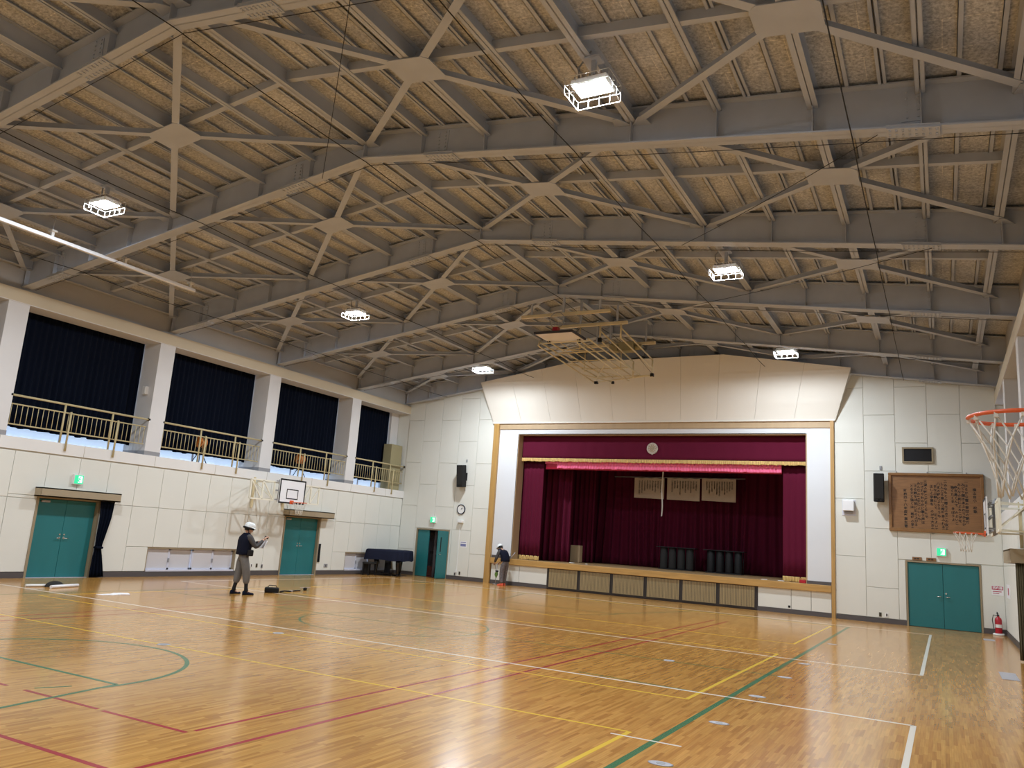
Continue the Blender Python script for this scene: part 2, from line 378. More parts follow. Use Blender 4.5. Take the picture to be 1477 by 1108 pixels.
# upper windows behind the curtains
def daylight_window(n, x, y0, y1):
    off = '_offscreen' if y1 < 10.6 else ''
    wd = empty('window_%d' % n+off, (x, (y0+y1)/2, 3.42), kind='structure')
    build('pane'+off, MB().box(x-.01, x+.01, y0, y1, 3.46, 6.70), 'window_daylight', wd, label='bright frosted window pane')
    build('frame', MB().box(x-.03, x+.03, y0, y1, 3.42, 3.46).box(x-.03, x+.03, y0, y1, 6.68, 6.73).box(x-.03, x+.03, (y0+y1)/2-.03, (y0+y1)/2+.03, 3.44, 6.7), 'sash', wd)
def curtain(name, x, y0, y1, z0, z1, m, label, cat='curtain', group=None, amp=.05, wl_=.17, axis='y', uneven=.04, seed=1, parent=None, taper=None):
    rnd = random.Random(seed); L = abs(y1-y0); nf = max(4, int(L/wl_)); nu = nf*8
    ph = [rnd.uniform(-.5, .5) for _ in range(nf+2)]; am = [rnd.uniform(.55, 1.2) for _ in range(nf+2)]; un = [rnd.uniform(-uneven, uneven) for _ in range(nf+2)]
    def fn(u, v):
        t = u*nf; i = int(min(t, nf-1)); fr = t-i; e = fr*fr*(3-2*fr)
        a = am[i]*(1-e)+am[i+1]*e; d = amp*a*(.45+.55*(1-v))*math.sin(2*math.pi*t+ph[i]*(1-e)+ph[i+1]*e)
        yy = y0+(y1-y0)*u
        if taper: yy = taper(yy, v)
        z = z0+(z1-z0)*v+(un[i]*(1-e)+un[i+1]*e)*(1-v)
        return (x+d, yy, z) if axis == 'y' else (yy, x+d, z)
    mb = MB().sheet(fn, nu, 14 if taper else 6)
    o = build(name, mb, m, parent, label, cat, group, fix=False)
    md = o.modifiers.new('thickness', 'SOLIDIFY'); md.thickness = .006
    return o
bays = [(PC[i]+.26, PC[i+1]-.26) for i in range(len(PC)-1)]+[(PC[-1]+.26, 27.0)]
names4 = {3: 'navy gallery curtain in the bay above the green door with a tied curtain', 4: 'navy gallery curtain between bays with an orange reel on a tripod', }
wn = 3
CL = {0: 'dark navy gallery curtain in the rear left bay', 1: 'dark navy gallery curtain two bays from the rear wall', 2: 'dark navy gallery curtain in the left bay holding the end of the white track',
      3: 'wide navy curtain in gallery bay with white box on its pillar', 4: 'navy gallery curtain behind the railing above the low sliding windows',
      5: 'navy gallery curtain above the wall basketball board', 6: 'narrow navy gallery curtain beside the olive cabinet in the corner'}
for i, (a, b) in enumerate(bays):
    if b < 2: continue
    daylight_window(wn, -21.06, a, b); wn += 1
    e = 26.98 if i == len(bays)-1 else b-.02
    curtain('gallery_curtain', -20.80, a+.01, e, 3.70, 6.735, 'navy', CL[i], group='gallery curtains', seed=i+3, uneven=.022)
# railings
def railing(y0, y1, label):
    r = empty('railing', (XL-.04, (y0+y1)/2, 3.42), label, 'railing', 'gallery railings'); x = XL-.04
    build('top_rail', MB().tube([(x, y0, 4.44), (x, y1, 4.44)], .028, 8), 'railpaint', r)
    build('middle_rail', MB().tube([(x, y0+.03, 4.22), (x, y1-.06, 4.22)], .018, 8), 'railpaint', r)
    build('bottom_rail', MB().tube([(x, y0+.03, 3.72), (x, y1-.06, 3.72)], .018, 8), 'railpaint', r)
    n = int((y1-y0)/.135)
    b0 = None
    for i in range(n):
        yy = y0+.06+(y1-y0-.16)*i/(n-1)
        if b0 is None: b0 = build('baluster', MB().tube([(x, yy, 3.72), (x, yy, 4.22)], .009, 6), 'railpaint', r)
        else: inst(b0, (x, yy, 3.72), r)
    for f in (.36, .71):
        yy = y0+(y1-y0)*f
        build('post', MB().tube([(x, yy, 3.42), (x, yy, 4.44)], .026, 8), 'railpaint', r)
        build('outer_post', MB().tube([(XL+.06, yy+.12, 3.22), (XL+.06, yy+.12, 4.25)], .026, 8).bar((XL+.06, yy+.12, 3.26), (XL+.0, yy+.12, 3.26), .05, .05).bar((XL+.06, yy+.12, 4.22), (x, yy, 4.22), .02, .02), 'railpaint', r)
    for yy in (y0, y1): build('wall_flange', MB().lathe([(.05, -.02), (.05, .02)], (x, yy, 4.44), 12, 'y'), 'black', r)
RL = {2: 'gallery railing at the end of the white ceiling track', 3: 'gallery railing with paired posts above the green door with tied curtain', 4: 'gallery railing in front of the orange tripod unit above the low windows',
      5: 'gallery railing above the wall basketball board', 6: 'short gallery railing in front of the olive cabinet'}
for i, (a, b) in enumerate(bays):
    if i >= 2: railing(a-.02, (b+.02) if i < 6 else 27.45, RL[i])
# things on the gallery
for (yy, lb) in ((17.15, 'orange reel unit on a small tripod behind railing above the low windows'), (21.6, 'orange reel unit on a small tripod behind railing above basketball board')):
    t = empty('tripod_reel', (-20.5, yy, 3.42), lb, 'tripod reel', 'orange tripod units on the gallery'); c = (-20.5, yy, 4.02)
    for a in (20, 140, 260):
        build('leg', MB().tube([(c[0], c[1], 3.85), (c[0]+.26*math.cos(R(a)), c[1]+.26*math.sin(R(a)), 3.42)], .014, 6), 'black', t)
    build('pole', MB().tube([(c[0], c[1], 3.8), (c[0], c[1], 4.3)], .016, 6), 'black', t)
    d = build('reel', MB().lathe([(.05, -.1), (.17, -.1), (.17, -.085), (.07, -.08), (.07, .08), (.17, .085), (.17, .1), (.05, .1)], (c[0], c[1], 4.08), 18, 'y'), 'orange', t)
    build('handle', MB().bar((c[0]+.02, c[1]-.13, 4.0), (c[0]+.02, c[1]+.13, 4.3), .03, .03), 'red_brown', d)
build('gallery_cabinet', MB().rbox((-20.44, 26.98, 4.37), (.42, .75, 1.9), .015).box(-20.235, -20.228, 26.97, 26.985, 3.5, 5.25), 'olive_box', None, 'tall olive cabinet in the gallery corner by the stage wall', 'cabinet')
wb = empty('wall_device', (-20.35, PC[4]-.30, 5.2), 'small white box on the side of the gallery pillar', 'wall box')
build('case', MB().rbox((-20.40, PC[4]-.31, 5.3), (.16, .1, .24), .012), 'white', wb); build('cover', MB().rbox((-20.38, PC[4]-.365, 5.3), (.1, .02, .18), .006), 'offwhite', wb)

# ------------------------------------------------------------------ DOORS
def handle_x(o, x, y, z, s):      # lever handle on a leaf facing X
    h = build('handle', MB().lathe([(.028, 0), (.028, .012)], (x, y, z), 12, 'x').tube([(x+.01, y, z), (x+.055, y, z)], .01, 8).tube([(x+.055, y, z), (x+.055, y+s*.1, z)], .011, 8), 'chrome', o)
    build('lock', MB().lathe([(.022, 0), (.022, .012)], (x, y, z+.09), 12, 'x'), 'chrome', o)
for n, (y0, y1, h) in enumerate(door_l):
    d = empty('door_%d' % (n+1), (XL, (y0+y1)/2, 0), kind='structure'); xo = XL-.12; ym = (y0+y1)/2
    build('frame', MB().box(XL-.3, XL+.02, y0-.06, y0, 0, h+.05).box(XL-.3, XL+.02, y1, y1+.06, 0, h+.05).box(XL-.3, XL+.02, y0, y1, h, h+.05), 'frame_brown', d)
    for a, b, s in ((y0+.004, ym-.004, -1), (ym+.004, y1-.004, 1)):
        lf = build('leaf', MB().rbox((xo, (a+b)/2, h/2), (.05, b-a, h-.02), .006), 'teal', d)
        handle_x(lf, xo+.025, ym+s*.06, 1.0, s)
    build('light_block_panel', MB().box(XL-.4, XL-.34, y0-.2, y1+.2, -.1, h+.3), 'dark_frame', d)  # unseen panel added to stop sky light leaking round the leaves
    build('closer', MB().rbox((xo+.06, y0+.22, h-.07), (.05, .22, .05), .008), 'greyplate', d)
    build('threshold', MB().box(XL-.3, XL+.01, y0, y1, -.01, .006), 'sash', d)
    p = build('door_pelmet', MB().box(XL-.0, XL+.30, y0-.14, y1+.44, 2.02, 2.05).box(XL, XL+.30, y0-.14, y1+.44, 2.22, 2.25).box(XL+.27, XL+.30, y0-.14, y1+.44, 2.02, 2.25).box(XL, XL+.28, y0-.14, y0-.11, 2.02, 2.25).box(XL, XL+.28, y1+.41, y1+.44, 2.02, 2.25),
              'pelmet', None, ['brown curtain box over the green door with a tied navy curtain', 'brown curtain box over the green door below the basketball board'][n], 'curtain box')
y1 = door_l[0][1]
def tie(yy, v):
    c = y1+.22; k = abs(v-.38)/.38 if v < .38 else (v-.38)/.62
    return c+(yy-c)*(.42+.58*min(1, k)**.8)-.10*(1-min(1, abs(v-.38)/.4))
tc_ = empty('door_curtain', (XL+.12, y1+.2, 0), 'navy curtain tied back beside the green double door', 'curtain')
curtain('drape', XL+.12, y1-.02, y1+.40, .02, 2.03, 'navy', None, None, None, .05, .1, seed=5, uneven=0, taper=tie, parent=tc_)
build('tie_band', MB().rbox((XL+.13, y1+.12, .79), (.16, .2, .06), .02), 'navy', tc_)
curtain('door_curtain', XL+.02, door_l[1][1]+.08, door_l[1][1]+.2, .45, 1.1, 'black', 'short black cloth hanging beside green door under basketball board', 'curtain', None, .03, .06, seed=9, uneven=0)

# exit signs
def exit_sign(c, axis, label):
    s = empty('exit_sign', c, label, 'exit sign', 'green exit signs'); x, y, z = c
    def P(a, d, h): return (x+d, y+a, z+h) if axis == 'x' else (x+a, y-d, z+h)
    def bx(a0, a1, d0, d1, h0, h1):
        p, q = P(a0, d0, h0), P(a1, d1, h1); return MB().box(min(p[0], q[0]), max(p[0], q[0]), min(p[1], q[1]), max(p[1], q[1]), min(p[2], q[2]), max(p[2], q[2]))
    build('case', bx(-.135, .135, -.01, .085, -.125, .125), 'white', s)
    f = build('face', bx(-.12, .12, .085, .092, -.11, .11), 'exit_green', s)
    def fl(a0, a1, h0, h1): return bx(a0, a1, .092, .094, h0, h1)
    build('door_pictogram', fl(-.02, .09, -.085, .085), 'exit_white', f)
    m = MB()
    for (a, h, b, g, t) in ((.02, .02, -.02, -.03, .03), (-.02, -.03, .03, -.07, .02), (-.02, -.03, -.06, -.06, .02), (.02, .02, .055, .0, .016), (.02, .03, -.03, .03, .016)):
        m.bar(P(a, .096, h), P(b, .096, g), t, .004, (1, 0, 0) if axis == 'x' else (0, 1, 0))
    m.lathe([(.016, 0), (.016, .003)], P(.03, .096, .055), 10, 'x' if axis == 'x' else 'y'); build('runner_pictogram', m, 'exit_green', f)
exit_sign((XL, 13.0, 2.53), 'x', 'green exit sign above the brown curtain box of green door')

# ------------------------------------------------------------------ FRONT (STAGE) WALL
wf = empty('wall_front', (XC, YS, 0), kind='structure')
build('backing', MB().box(-21.3, -19.2, YS+.03, YS+.3, 0, 9.6).box(-17.6, -15.6, YS+.03, YS+.3, 0, 9.6).box(-19.2, -17.6, YS+.03, YS+.3, 1.92, 9.6)
      .box(-3.1, -.99, YS+.03, YS+.3, 0, 9.6).box(.94, 1.8, YS+.03, YS+.3, 0, 9.6).box(-.99, .94, YS+.03, YS+.3, 1.92, 9.6).box(-15.6, -3.1, YS+.03, YS+.3, 6.25, 9.6), 'cream_gap', wf)
def panel_x(x0, x1, z0, z1, y=YS, parent=wf):
    k = ('x', round(x1-x0, 3), round(z1-z0, 3), parent.name); g = .0055
    if k in cache: return inst(cache[k], ((x0+x1)/2, y+.02, z0+g), parent)
    o = build('panel', MB().rbox(((x0+x1)/2, y+.02, (z0+z1)/2), (x1-x0-2*g, .04, z1-z0-2*g), .006), 'cream', parent); cache[k] = o
rects = [(-19.22, -17.6, 0, 1.93), (-1.02, .97, 0, 1.93)]
def wall_cols(xs, ph):
    for i in range(len(xs)-1):
        a, b = xs[i], xs[i+1]; off = (i+ph) % 2
        zs = [.15]+[z for z in ([1.95, 3.75, 5.55, 7.35] if off else [1.05, 2.85, 4.65, 6.45, 8.25])]+[9.3]
        for j in range(len(zs)-1):
            for p in holes(a, b, zs[j], zs[j+1], rects): panel_x(*p)
wall_cols([-20.09, -19.31, -18.41, -17.50, -16.60, -15.68], 0)
wall_cols([-3.03, -2.13, -1.22, -.31, .60, 1.54], 1)
bf = empty('baseboard_front', (XC, YS, 0), kind='structure')
for a, b in ((XL, -19.22), (-17.6, -15.82), (-15.56, -13.12), (-5.42, -3.14), (-3.0, -1.02), (.97, XR)): build('baseboard_run', MB().box(a, b, YS-.012, YS+.03, 0, .145), 'base', bf)
# small stage-side door, right leaf swung open
d = empty('door_3', (-18.4, YS, 0), kind='structure'); x0, x1, h = -19.17, -17.65, 1.88
build('frame', MB().box(x0-.05, x0, YS-.015, YS+.2, 0, h+.05).box(x1, x1+.05, YS-.015, YS+.2, 0, h+.05).box(x0, x1, YS-.015, YS+.2, h, h+.05), 'frame_brown', d)
lf = build('leaf', MB().rbox((x0+.29, YS+.06, h/2), (.56, .045, h-.02), .006), 'teal', d)
m4 = Matrix.Translation((x1, YS+.02, 0)) @ Matrix.Rotation(R(88), 4, 'Z')
lf = build('leaf', MB().rbox((-.36, 0, h/2), (.72, .045, h-.02), .006).xf(m4), 'teal', d)
build('vision_slit', MB().box(-.56, -.50, -.027, -.02, 1.05, 1.62).xf(m4), 'black', lf)
build('kick_plate', MB().box(-.70, -.03, -.026, -.02, .05, .28).xf(m4), 'teal', lf)
build('handle', MB().tube([(-.64, -.02, .95), (-.64, -.08, .95), (-.54, -.08, .95)], .012, 8).xf(m4), 'chrome', lf)
bk = empty('wall_beyond', (-18.4, 29, 0), kind='structure')
build('corridor', MB().box(-19.9, -17.0, 29.3, 29.4, -.05, 2.6).box(-19.9, -19.8, YS+.3, 29.3, -.05, 2.6).box(-17.1, -17.0, YS+.3, 29.3, -.05, 2.6).box(-19.9, -17.0, YS+.3, 29.3, 2.5, 2.6), 'room_beyond', bk)
build('corridor_floor', MB().box(-19.9, -17.0, YS+.05, 29.4, -.1, -.0), 'red_brown', bk)
lo = empty('steel_locker', (-19.3, 29.15, 0), 'grey steel locker seen through the half open green door', 'locker')
build('body', MB().rbox((-19.3, 29.1, .9), (.8, .35, 1.8), .01), 'room_beyond', lo)
for s in (-1, 1): build('door', MB().rbox((-19.3+s*.19, 28.915, .9), (.36, .02, 1.7), .006), 'greyplate', lo); build('pull', MB().rbox((-19.3+s*.05, 28.9, .95), (.03, .02, .12), .006), 'black', lo)
build('carton', MB().rbox((-18.75, 28.2, .2), (.5, .35, .4), .02), 'red_brown', None, 'dark brown box on the floor behind the half open door', 'box')
# double door on the right
d = empty('door_4', (-.02, YS, 0), kind='structure'); x0, x1, h = -.97, .92, 1.89; xm = (x0+x1)/2
build('frame', MB().box(x0-.05, x0, YS-.015, YS+.2, 0, h+.05).box(x1, x1+.05, YS-.015, YS+.2, 0, h+.05).box(x0, x1, YS-.015, YS+.2, h, h+.05), 'frame_brown', d)
build('light_block_panel', MB().box(x0-.2, x1+.2, YS+.31, YS+.36, -.1, h+.3), 'dark_frame', d)  # added out of sight behind the leaves to block outside light
for a, b, s in ((x0+.004, xm-.004, -1), (xm+.004, x1-.004, 1)):
    lf = build('leaf', MB().rbox(((a+b)/2, YS+.05, h/2), (b-a, .05, h-.02), .006), 'teal', d)
    build('handle', MB().tube([(xm+s*.07, YS+.03, .93), (xm+s*.07, YS-.03, .93), (xm+s*.17, YS-.03, .93)], .013, 8), 'chrome', lf)
    if s > 0: build('lock', MB().lathe([(.024, -.012), (.024, 0)], (xm+s*.07, YS+.025, 1.03), 12, 'y'), 'chrome', lf)
exit_sign((-18.41, YS, 2.30), 'y', 'green exit sign above the half open stage side door')
exit_sign((-.04, YS, 2.24), 'y', 'green exit sign above the green double door below the song board')
for x, lb in ((-.70, 'left'), (-.32, 'right')):
    pq = empty('name_plaque', (x, YS, 1.96), 'small wooden name plaque above the green double door', 'plaque', 'wooden plaques above the door')
    build('plate', MB().rbox((x, YS-.012, 2.0), (.26, .025, .1), .005), 'board', pq); build('lettering', MB().box(x-.08, x-.02, YS-.027, YS-.024, 1.98, 2.02).box(x+.0, x+.06, YS-.027, YS-.024, 1.98, 2.02), 'ink', pq)

# ---- proscenium
tr = empty('trim_1', (XC, YS, 0), kind='structure')
build('frame_side', MB().box(-15.82, -15.58, YS-.09, YS+.1, 0, 6.27), 'wood_trim', tr, label='wooden upright of the stage frame')
build('frame_side', MB().box(-3.13, -3.02, YS-.09, YS+.1, 0, 6.27), 'wood_trim', tr)
build('frame_head', MB().box(-15.58, -3.13, YS-.02, YS+.1, 6.05, 6.29), 'jamb', tr)
build('head_board', MB().box(-15.58, -3.13, YS+.02, YS+.15, 5.84, 6.05), 'panelwhite', tr)
build('side_board', MB().box(-15.58, -14.72, YS+.02, YS+.15, .99, 5.84), 'panelwhite', tr); build('side_board', MB().box(-3.86, -3.13, YS+.02, YS+.15, .99, 5.84), 'panelwhite', tr)
build('reveal', MB().box(-14.74, -14.70, YS+.02, YS+.55, .99, 5.86), 'jamb', tr); build('reveal', MB().box(-3.90, -3.86, YS+.02, YS+.5, .99, 5.86), 'jamb', tr)
build('reveal_head', MB().box(-14.7, -3.9, YS+.02, YS+.5, 5.83, 5.87), 'jamb', tr)
build('side_base', MB().box(-15.56, -14.72, YS+.0, YS+.16, .99, 1.09).box(-3.88, -3.13, YS+.0, YS+.16, .99, 1.09), 'base', tr)
# canted sounding board above the stage
def so(x, z): return (x, 27.45-.3*(z-6.3), z)
poly = [so(-15.88, 6.29), so(-2.98, 6.31), so(-2.45, 7.93), so(-6.5, 8.53), so(-12.4, 8.50), so(-16.33, 7.90)]
sb = empty('trim_2', (XC, YS, 6.3), kind='structure')
nP = 10
for i in range(nP):
    t0, t1 = i/nP, (i+1)/nP
    xb0, xb1 = -15.88+12.9*t0, -15.88+12.9*t1; xt0, xt1 = -16.33+13.88*t0, -16.33+13.88*t1
    def top(x):
        P = [(-16.33, 7.90), (-12.4, 8.50), (-6.5, 8.53), (-2.45, 7.93)]
        for (a, za), (b, zb_) in zip(P, P[1:]):
            if a <= x <= b+1e-6: return za+(zb_-za)*(x-a)/(b-a)
        return 7.9
    pts = [so(xb0+.003, 6.30), so(xb1-.003, 6.30)]
    tp = [xt1-.003]+[x for x in (-6.5, -12.4) if xt0 < x < xt1]+[xt0+.003]
    pts += [so(x, top(x)) for x in tp]
    build('panel', MB().prism(pts, (0, .05, 0)), 'soffit', sb)
build('bottom_lip', MB().box(-15.9, -2.97, YS-.085, YS+.03, 6.27, 6.32), 'soffit', sb)
build('side_cheek', MB().prism([so(-15.86, 6.3), so(-16.31, 7.9), (-16.31, YS+.03, 7.9), (-15.86, YS+.03, 6.3)], (-.03, 0, 0)), 'soffit', sb)
build('side_cheek', MB().prism([so(-2.99, 6.3), so(-2.46, 7.93), (-2.46, YS+.03, 7.93), (-2.99, YS+.03, 6.3)], (.03, 0, 0)), 'soffit', sb)
# ---- stage platform
stg = empty('stage', (XC, YS, 0), 'raised wooden stage with storage doors along its front', 'stage')
build('platform', MB().box(-15.56, -3.14, YS+.02, 35.2, .0, .97), 'storage_dark', stg)
build('stage_floor', MB().box(-15.56, -3.14, YS+.02, 35.2, .97, .99), 'stage_floor', stg)
build('nosing', MB().rbox(((-15.57-3.13)/2, YS-.03, .88), (12.43, .14, .215), .015), 'wood_edge', stg, label='wooden stage edge board')
for x0, x1 in ((-15.55, -14.3), (-14.3, -13.12), (-5.41, -4.36), (-4.36, -3.75), (-3.75, -3.14)): build('front_panel', MB().rbox(((x0+x1)/2, YS+.01, .465), (x1-x0-.012, .03, .64), .005), 'cream', stg)
xs = [-13.08, -11.81, -10.53, -9.26, -7.98, -6.71, -5.44]
build('storage_frame', MB().box(-13.12, -5.40, YS-.008, YS+.02, .03, .80), 'dark_frame', stg)
for a, b in zip(xs, xs[1:]):
    dd = build('storage_door', MB().box(a+.04, b-.04, YS-.03, YS-.005, .075, .765), 'dark_frame', stg)
    nn = 22; mm = MB()
    for i in range(nn):
        p = a+.06+(b-a-.12)*i/nn; mm.box(p, p+(b-a-.12)/nn-.012, YS-.036, YS-.028, .09, .75)
    build('slats', mm, 'door_slat', dd)
build('socket', MB().rbox((-4.42, YS-.006, .22), (.07, .02, .07), .01), 'black', stg)
# stage house (dark box)
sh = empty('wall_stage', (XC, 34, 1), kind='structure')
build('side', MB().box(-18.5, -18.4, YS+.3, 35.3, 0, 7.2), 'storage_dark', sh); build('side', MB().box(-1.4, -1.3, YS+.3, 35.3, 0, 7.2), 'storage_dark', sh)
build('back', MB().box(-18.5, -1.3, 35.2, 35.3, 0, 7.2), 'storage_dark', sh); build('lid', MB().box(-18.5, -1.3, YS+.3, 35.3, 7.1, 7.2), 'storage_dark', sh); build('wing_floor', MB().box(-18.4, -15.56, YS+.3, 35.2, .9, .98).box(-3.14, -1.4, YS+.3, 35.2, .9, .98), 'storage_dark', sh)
# ---- stage drapes
def drape(name, x0, x1, y, z0, z1, m, label, amp=.06, wl_=.2, seed=1, uneven=.0, group=None, parent=None, cat='curtain', taper=None):
    return curtain(name, y, x0, x1, z0, z1, m, label if not parent else None, cat if not parent else None, group, amp, wl_, 'x', uneven, seed, parent, taper)
va = empty('stage_valance', (XC, 27.85, 4.85), 'maroon velvet valance with a gold fringe across stage opening', 'valance')
drape('cloth', -14.68, -3.9, 27.87, 4.93, 5.86, 'maroon', None, .012, .5, 3, parent=va)
drape('fringe', -14.68, -3.9, 27.845, 4.82, 4.95, 'gold', None, .012, .07, 4, .012, parent=va)
em = empty('emblem', (-9.29, 27.83, 5.15), 'round pale school emblem on the maroon valance', 'emblem')
build('disc', MB().lathe([(.21, .02), (.215, .0), (.19, -.02), (.17, -.02), (.16, -.008)], (-9.29, 27.835, 5.36), 24, 'y'), 'emblem', em)
mm = MB()
for i in range(10):
    a = 2*math.pi*i/10; mm.bar((-9.29+.06*math.cos(a), 27.82, 5.36+.06*math.sin(a)), (-9.29+.15*math.cos(a), 27.82, 5.36+.15*math.sin(a)), .035, .012, (0, 1, 0))
mm.lathe([(.05, -.02), (.05, 0)], (-9.29, 27.825, 5.36), 12, 'y'); build('relief', mm, 'pelmet', em)
build('tip', MB().prism([(-9.33, 27.82, 5.165), (-9.25, 27.82, 5.165), (-9.29, 27.82, 5.12)], (0, .02, 0)), 'emblem', em)
for a, b, lb, sd in ((-14.68, -13.80, 'maroon main curtain drawn to the side by the worker with gold hem', 11), (-4.72, -3.92, 'maroon main curtain drawn to the side next to the song board wall', 12)):
    mc = empty('main_curtain', ((a+b)/2, 27.98, .99), lb, 'curtain')
    drape('cloth', a, b, 28.12, 1.14, 4.95, 'maroon', None, .035 if sd == 11 else .015, .17, sd, parent=mc); drape('gold_hem', a, b, 28.10, 1.0, 1.16, 'gold', None, .03, .08, sd, .012, parent=mc)
pv = empty('frill_valance', (XC, 28.0, 4.6), 'bright pink two-tier frilled valance behind the maroon valance', 'valance')
drape('upper_frill', -13.7, -4.75, 27.99, 4.75, 5.05, 'pink', None, .02, .13, 21, .012, parent=pv); drape('lower_frill', -13.2, -4.75, 28.0, 4.57, 4.80, 'pink', None, .02, .11, 22, .012, parent=pv)
drape('lining', -13.7, -4.75, 28.06, 4.535, 5.6, 'crimson', None, .005, .6, 23, parent=pv)
drape('wing_curtain', -14.62, -13.05, 29.3, 1.0, 5.02, 'maroon', 'maroon wing curtain in front of the small wooden box', .13, .26, 31)
drape('wing_curtain', -14.4, -12.75, 31.0, 1.0, 5.6, 'maroon', 'maroon wing curtain next to the backdrop, behind the front wing', .07, .2, 32)
drape('wing_curtain', -4.9, -3.4, 30.2, 1.0, 5.6, 'maroon', 'dark maroon wing curtain at the right end of the backdrop', .06, .2, 33)
drape('wing_curtain', -16.3, -14.72, 28.6, 1.0, 5.6, 'maroon', 'maroon wing curtain hidden behind the main curtain by the worker', .06, .2, 34)
def spread(c):
    def f(x, v): return x+.12*math.sin(x*2.1)*(1-v)**2
    return f
drape('backdrop_curtain', -14.6, -3.6, 32.2, 1.0, 5.6, 'maroon', 'full width maroon backdrop curtain at the rear of stage', .14, .34, 41, .01, taper=spread(0))
drape('teaser_curtain', -14.6, -3.6, 30.4, 4.95, 6.2, 'maroon', 'dark maroon teaser above the hanging poem cloths', .03, .3, 42)
build('speaker_box', MB().rbox((-13.1, 30.1, 1.33), (.42, .3, .68), .02).box(-13.24, -12.96, 29.94, 29.95, 1.1, 1.6), 'jamb', None, 'brown wooden box standing behind the maroon wing curtain', 'box')
# poem cloths on a pole
pl = empty('hanging_pole', (-9.43, 31.55, 4.62), 'thin pole holding three poem cloths above the stage', 'pole')
build('rod', MB().tube([(-12.15, 31.6, 4.63), (-6.72, 31.6, 4.66)], .02, 8), 'grey', pl)
for x in (-11.6, -9.4, -7.2): build('hanger_wire', MB().tube([(x, 31.6, 4.64), (x, 31.6, 6.9)], .006, 5), 'cable', pl)
KA = ['のなもちあるきみどりやまそらひかりわたしたちのゆめ', 'かぜさわやかにうたうこえみなとものよいこどもたち', 'あおいそらたかくのびゆくちからあわせてすすみゆく']
for k, (a, b, zt_, zb_, lb) in enumerate(((-11.25, -9.97, 4.60, 3.78, 'pale cloth with handwritten poem columns, behind the white hanging strip'), (-9.85, -8.5, 4.62, 3.75, 'pale poem cloth in the middle of the three on the pole'), (-8.42, -7.07, 4.64, 3.76, 'pale poem cloth farthest from white hanging strip'))):
    pc = empty('poem_cloth', ((a+b)/2, 31.56, zb_), lb, 'hanging cloth', 'poem cloths on the pole')
    build('cloth', MB().sheet(lambda u, v: (a+(b-a)*u, 31.56+.012*math.sin(u*9+k), zb_+(zt_-zb_)*v-.03*u*(1-v)+.01*math.sin(u*20)*v), 24, 4), 'cloth', pc, fix=False)
    t = MB(); rnd = random.Random(k); cols = []
    for i in range(9+k):
        x = b-.14-i*(b-a-.25)/(9+k); n = rnd.randint(6, 11); s = KA[(i+k) % 3]; o = rnd.randint(0, 12); cols.append((x, zt_-.10-.02*rnd.random(), .052, (s[o:]+s)[:n]))
    write_columns(t, cols, 31.535, .072); build('handwriting', t, 'ink', pc, fix=False, kind='stuff')
build('hanging_strip', MB().sheet(lambda u, v: (-9.58+.05*u+.015*math.sin(v*9), 30.0+.02*math.sin(v*7), 3.0+1.95*v), 2, 20), 'white', None, 'narrow white strip hanging in front of the poem cloth', 'strip', fix=False)
# dark tables on stage
for x0, x1, cm, lb, n in ((-9.98, -8.42, 'charcoal', 'long black topped stand with charcoal cylinders, in front of the backdrop', 4), (-8.12, -6.56, 'black', 'long black topped stand with black cylinders, beside the charcoal one', 4)):
    t = empty('stage_stand', ((x0+x1)/2, 31, .99), lb, 'stand', 'dark stands on the stage')
    build('top', MB().rbox(((x0+x1)/2, 31, 1.845), (x1-x0, .45, .035), .008), 'black', t)
    build('foot_rail', MB().rbox(((x0+x1)/2, 31, 1.01), (x1-x0-.2, .4, .04), .008), 'black', t)
    for i in range(n):
        x = x0+.26+(x1-x0-.52)*i/(n-1); build('cylinder', MB().lathe([(.14, 1.03), (.145, 1.06), (.145, 1.80), (.13, 1.83)], (x, 31, 0), 20), cm, t)
    for x in (x0+.1, x1-.1): build('leg', MB().tube([(x, 31.15, .99), (x, 31.15, 1.83)], .015, 6), 'black', t)
for i, (x, y) in enumerate(((-12.0, 28.6), (-5.3, 28.0), (-4.75, 27.95), (-12.7, 28.8))):
    build('floor_pad', MB().rbox((x, y, .997), (.2 if i else .1, .08, .02), .008), 'white', None, 'small white pad lying on the stage front edge', 'pad', 'white pads on the stage')
build('red_case', MB().rbox((-4.02, 27.62, 1.04), (.2, .12, .1), .012).tube([(-4.08, 27.62, 1.09), (-4.08, 27.62, 1.12), (-3.96, 27.62, 1.12), (-3.96, 27.62, 1.09)], .008, 6), 'red', None, 'small red case on the stage edge under the curtain hem', 'case')

# ------------------------------------------------------------------ things on the stage wall
def speaker(x, z0, z1, label, tilt, yaw):
    s = empty('wall_speaker', (x, YS, z0), label, 'speaker', 'wall speakers'); m = Matrix.Translation((x, YS-.27, (z0+z1)/2)) @ Matrix.Rotation(yaw, 4, 'Z') @ Matrix.Rotation(tilt, 4, 'X'); h = z1-z0
    build('cabinet', MB().rbox((0, 0, 0), (.30, .28, h), .025).xf(m), 'black', s)
    build('grille', MB().rbox((0, -.145, .02), (.26, .02, h-.16), .01).xf(m), 'charcoal', s)
    build('port', MB().lathe([(.03, -.012), (.03, 0)], (-.06, -.14, -h/2+.07), 10, 'y').lathe([(.03, -.012), (.03, 0)], (.06, -.14, -h/2+.07), 10, 'y').xf(m), 'blackgloss', s)
    build('bracket', MB().box(x-.05, x+.05, YS-.2, YS+.01, (z0+z1)/2-.1, (z0+z1)/2+.1).box(x-.12, x+.12, YS-.02, YS+.01, (z0+z1)/2-.16, (z0+z1)/2+.16), 'black', s)
    build('socket', MB().rbox((x+.05, YS-.012, z1+.2), (.07, .03, .12), .008), 'grey', s)
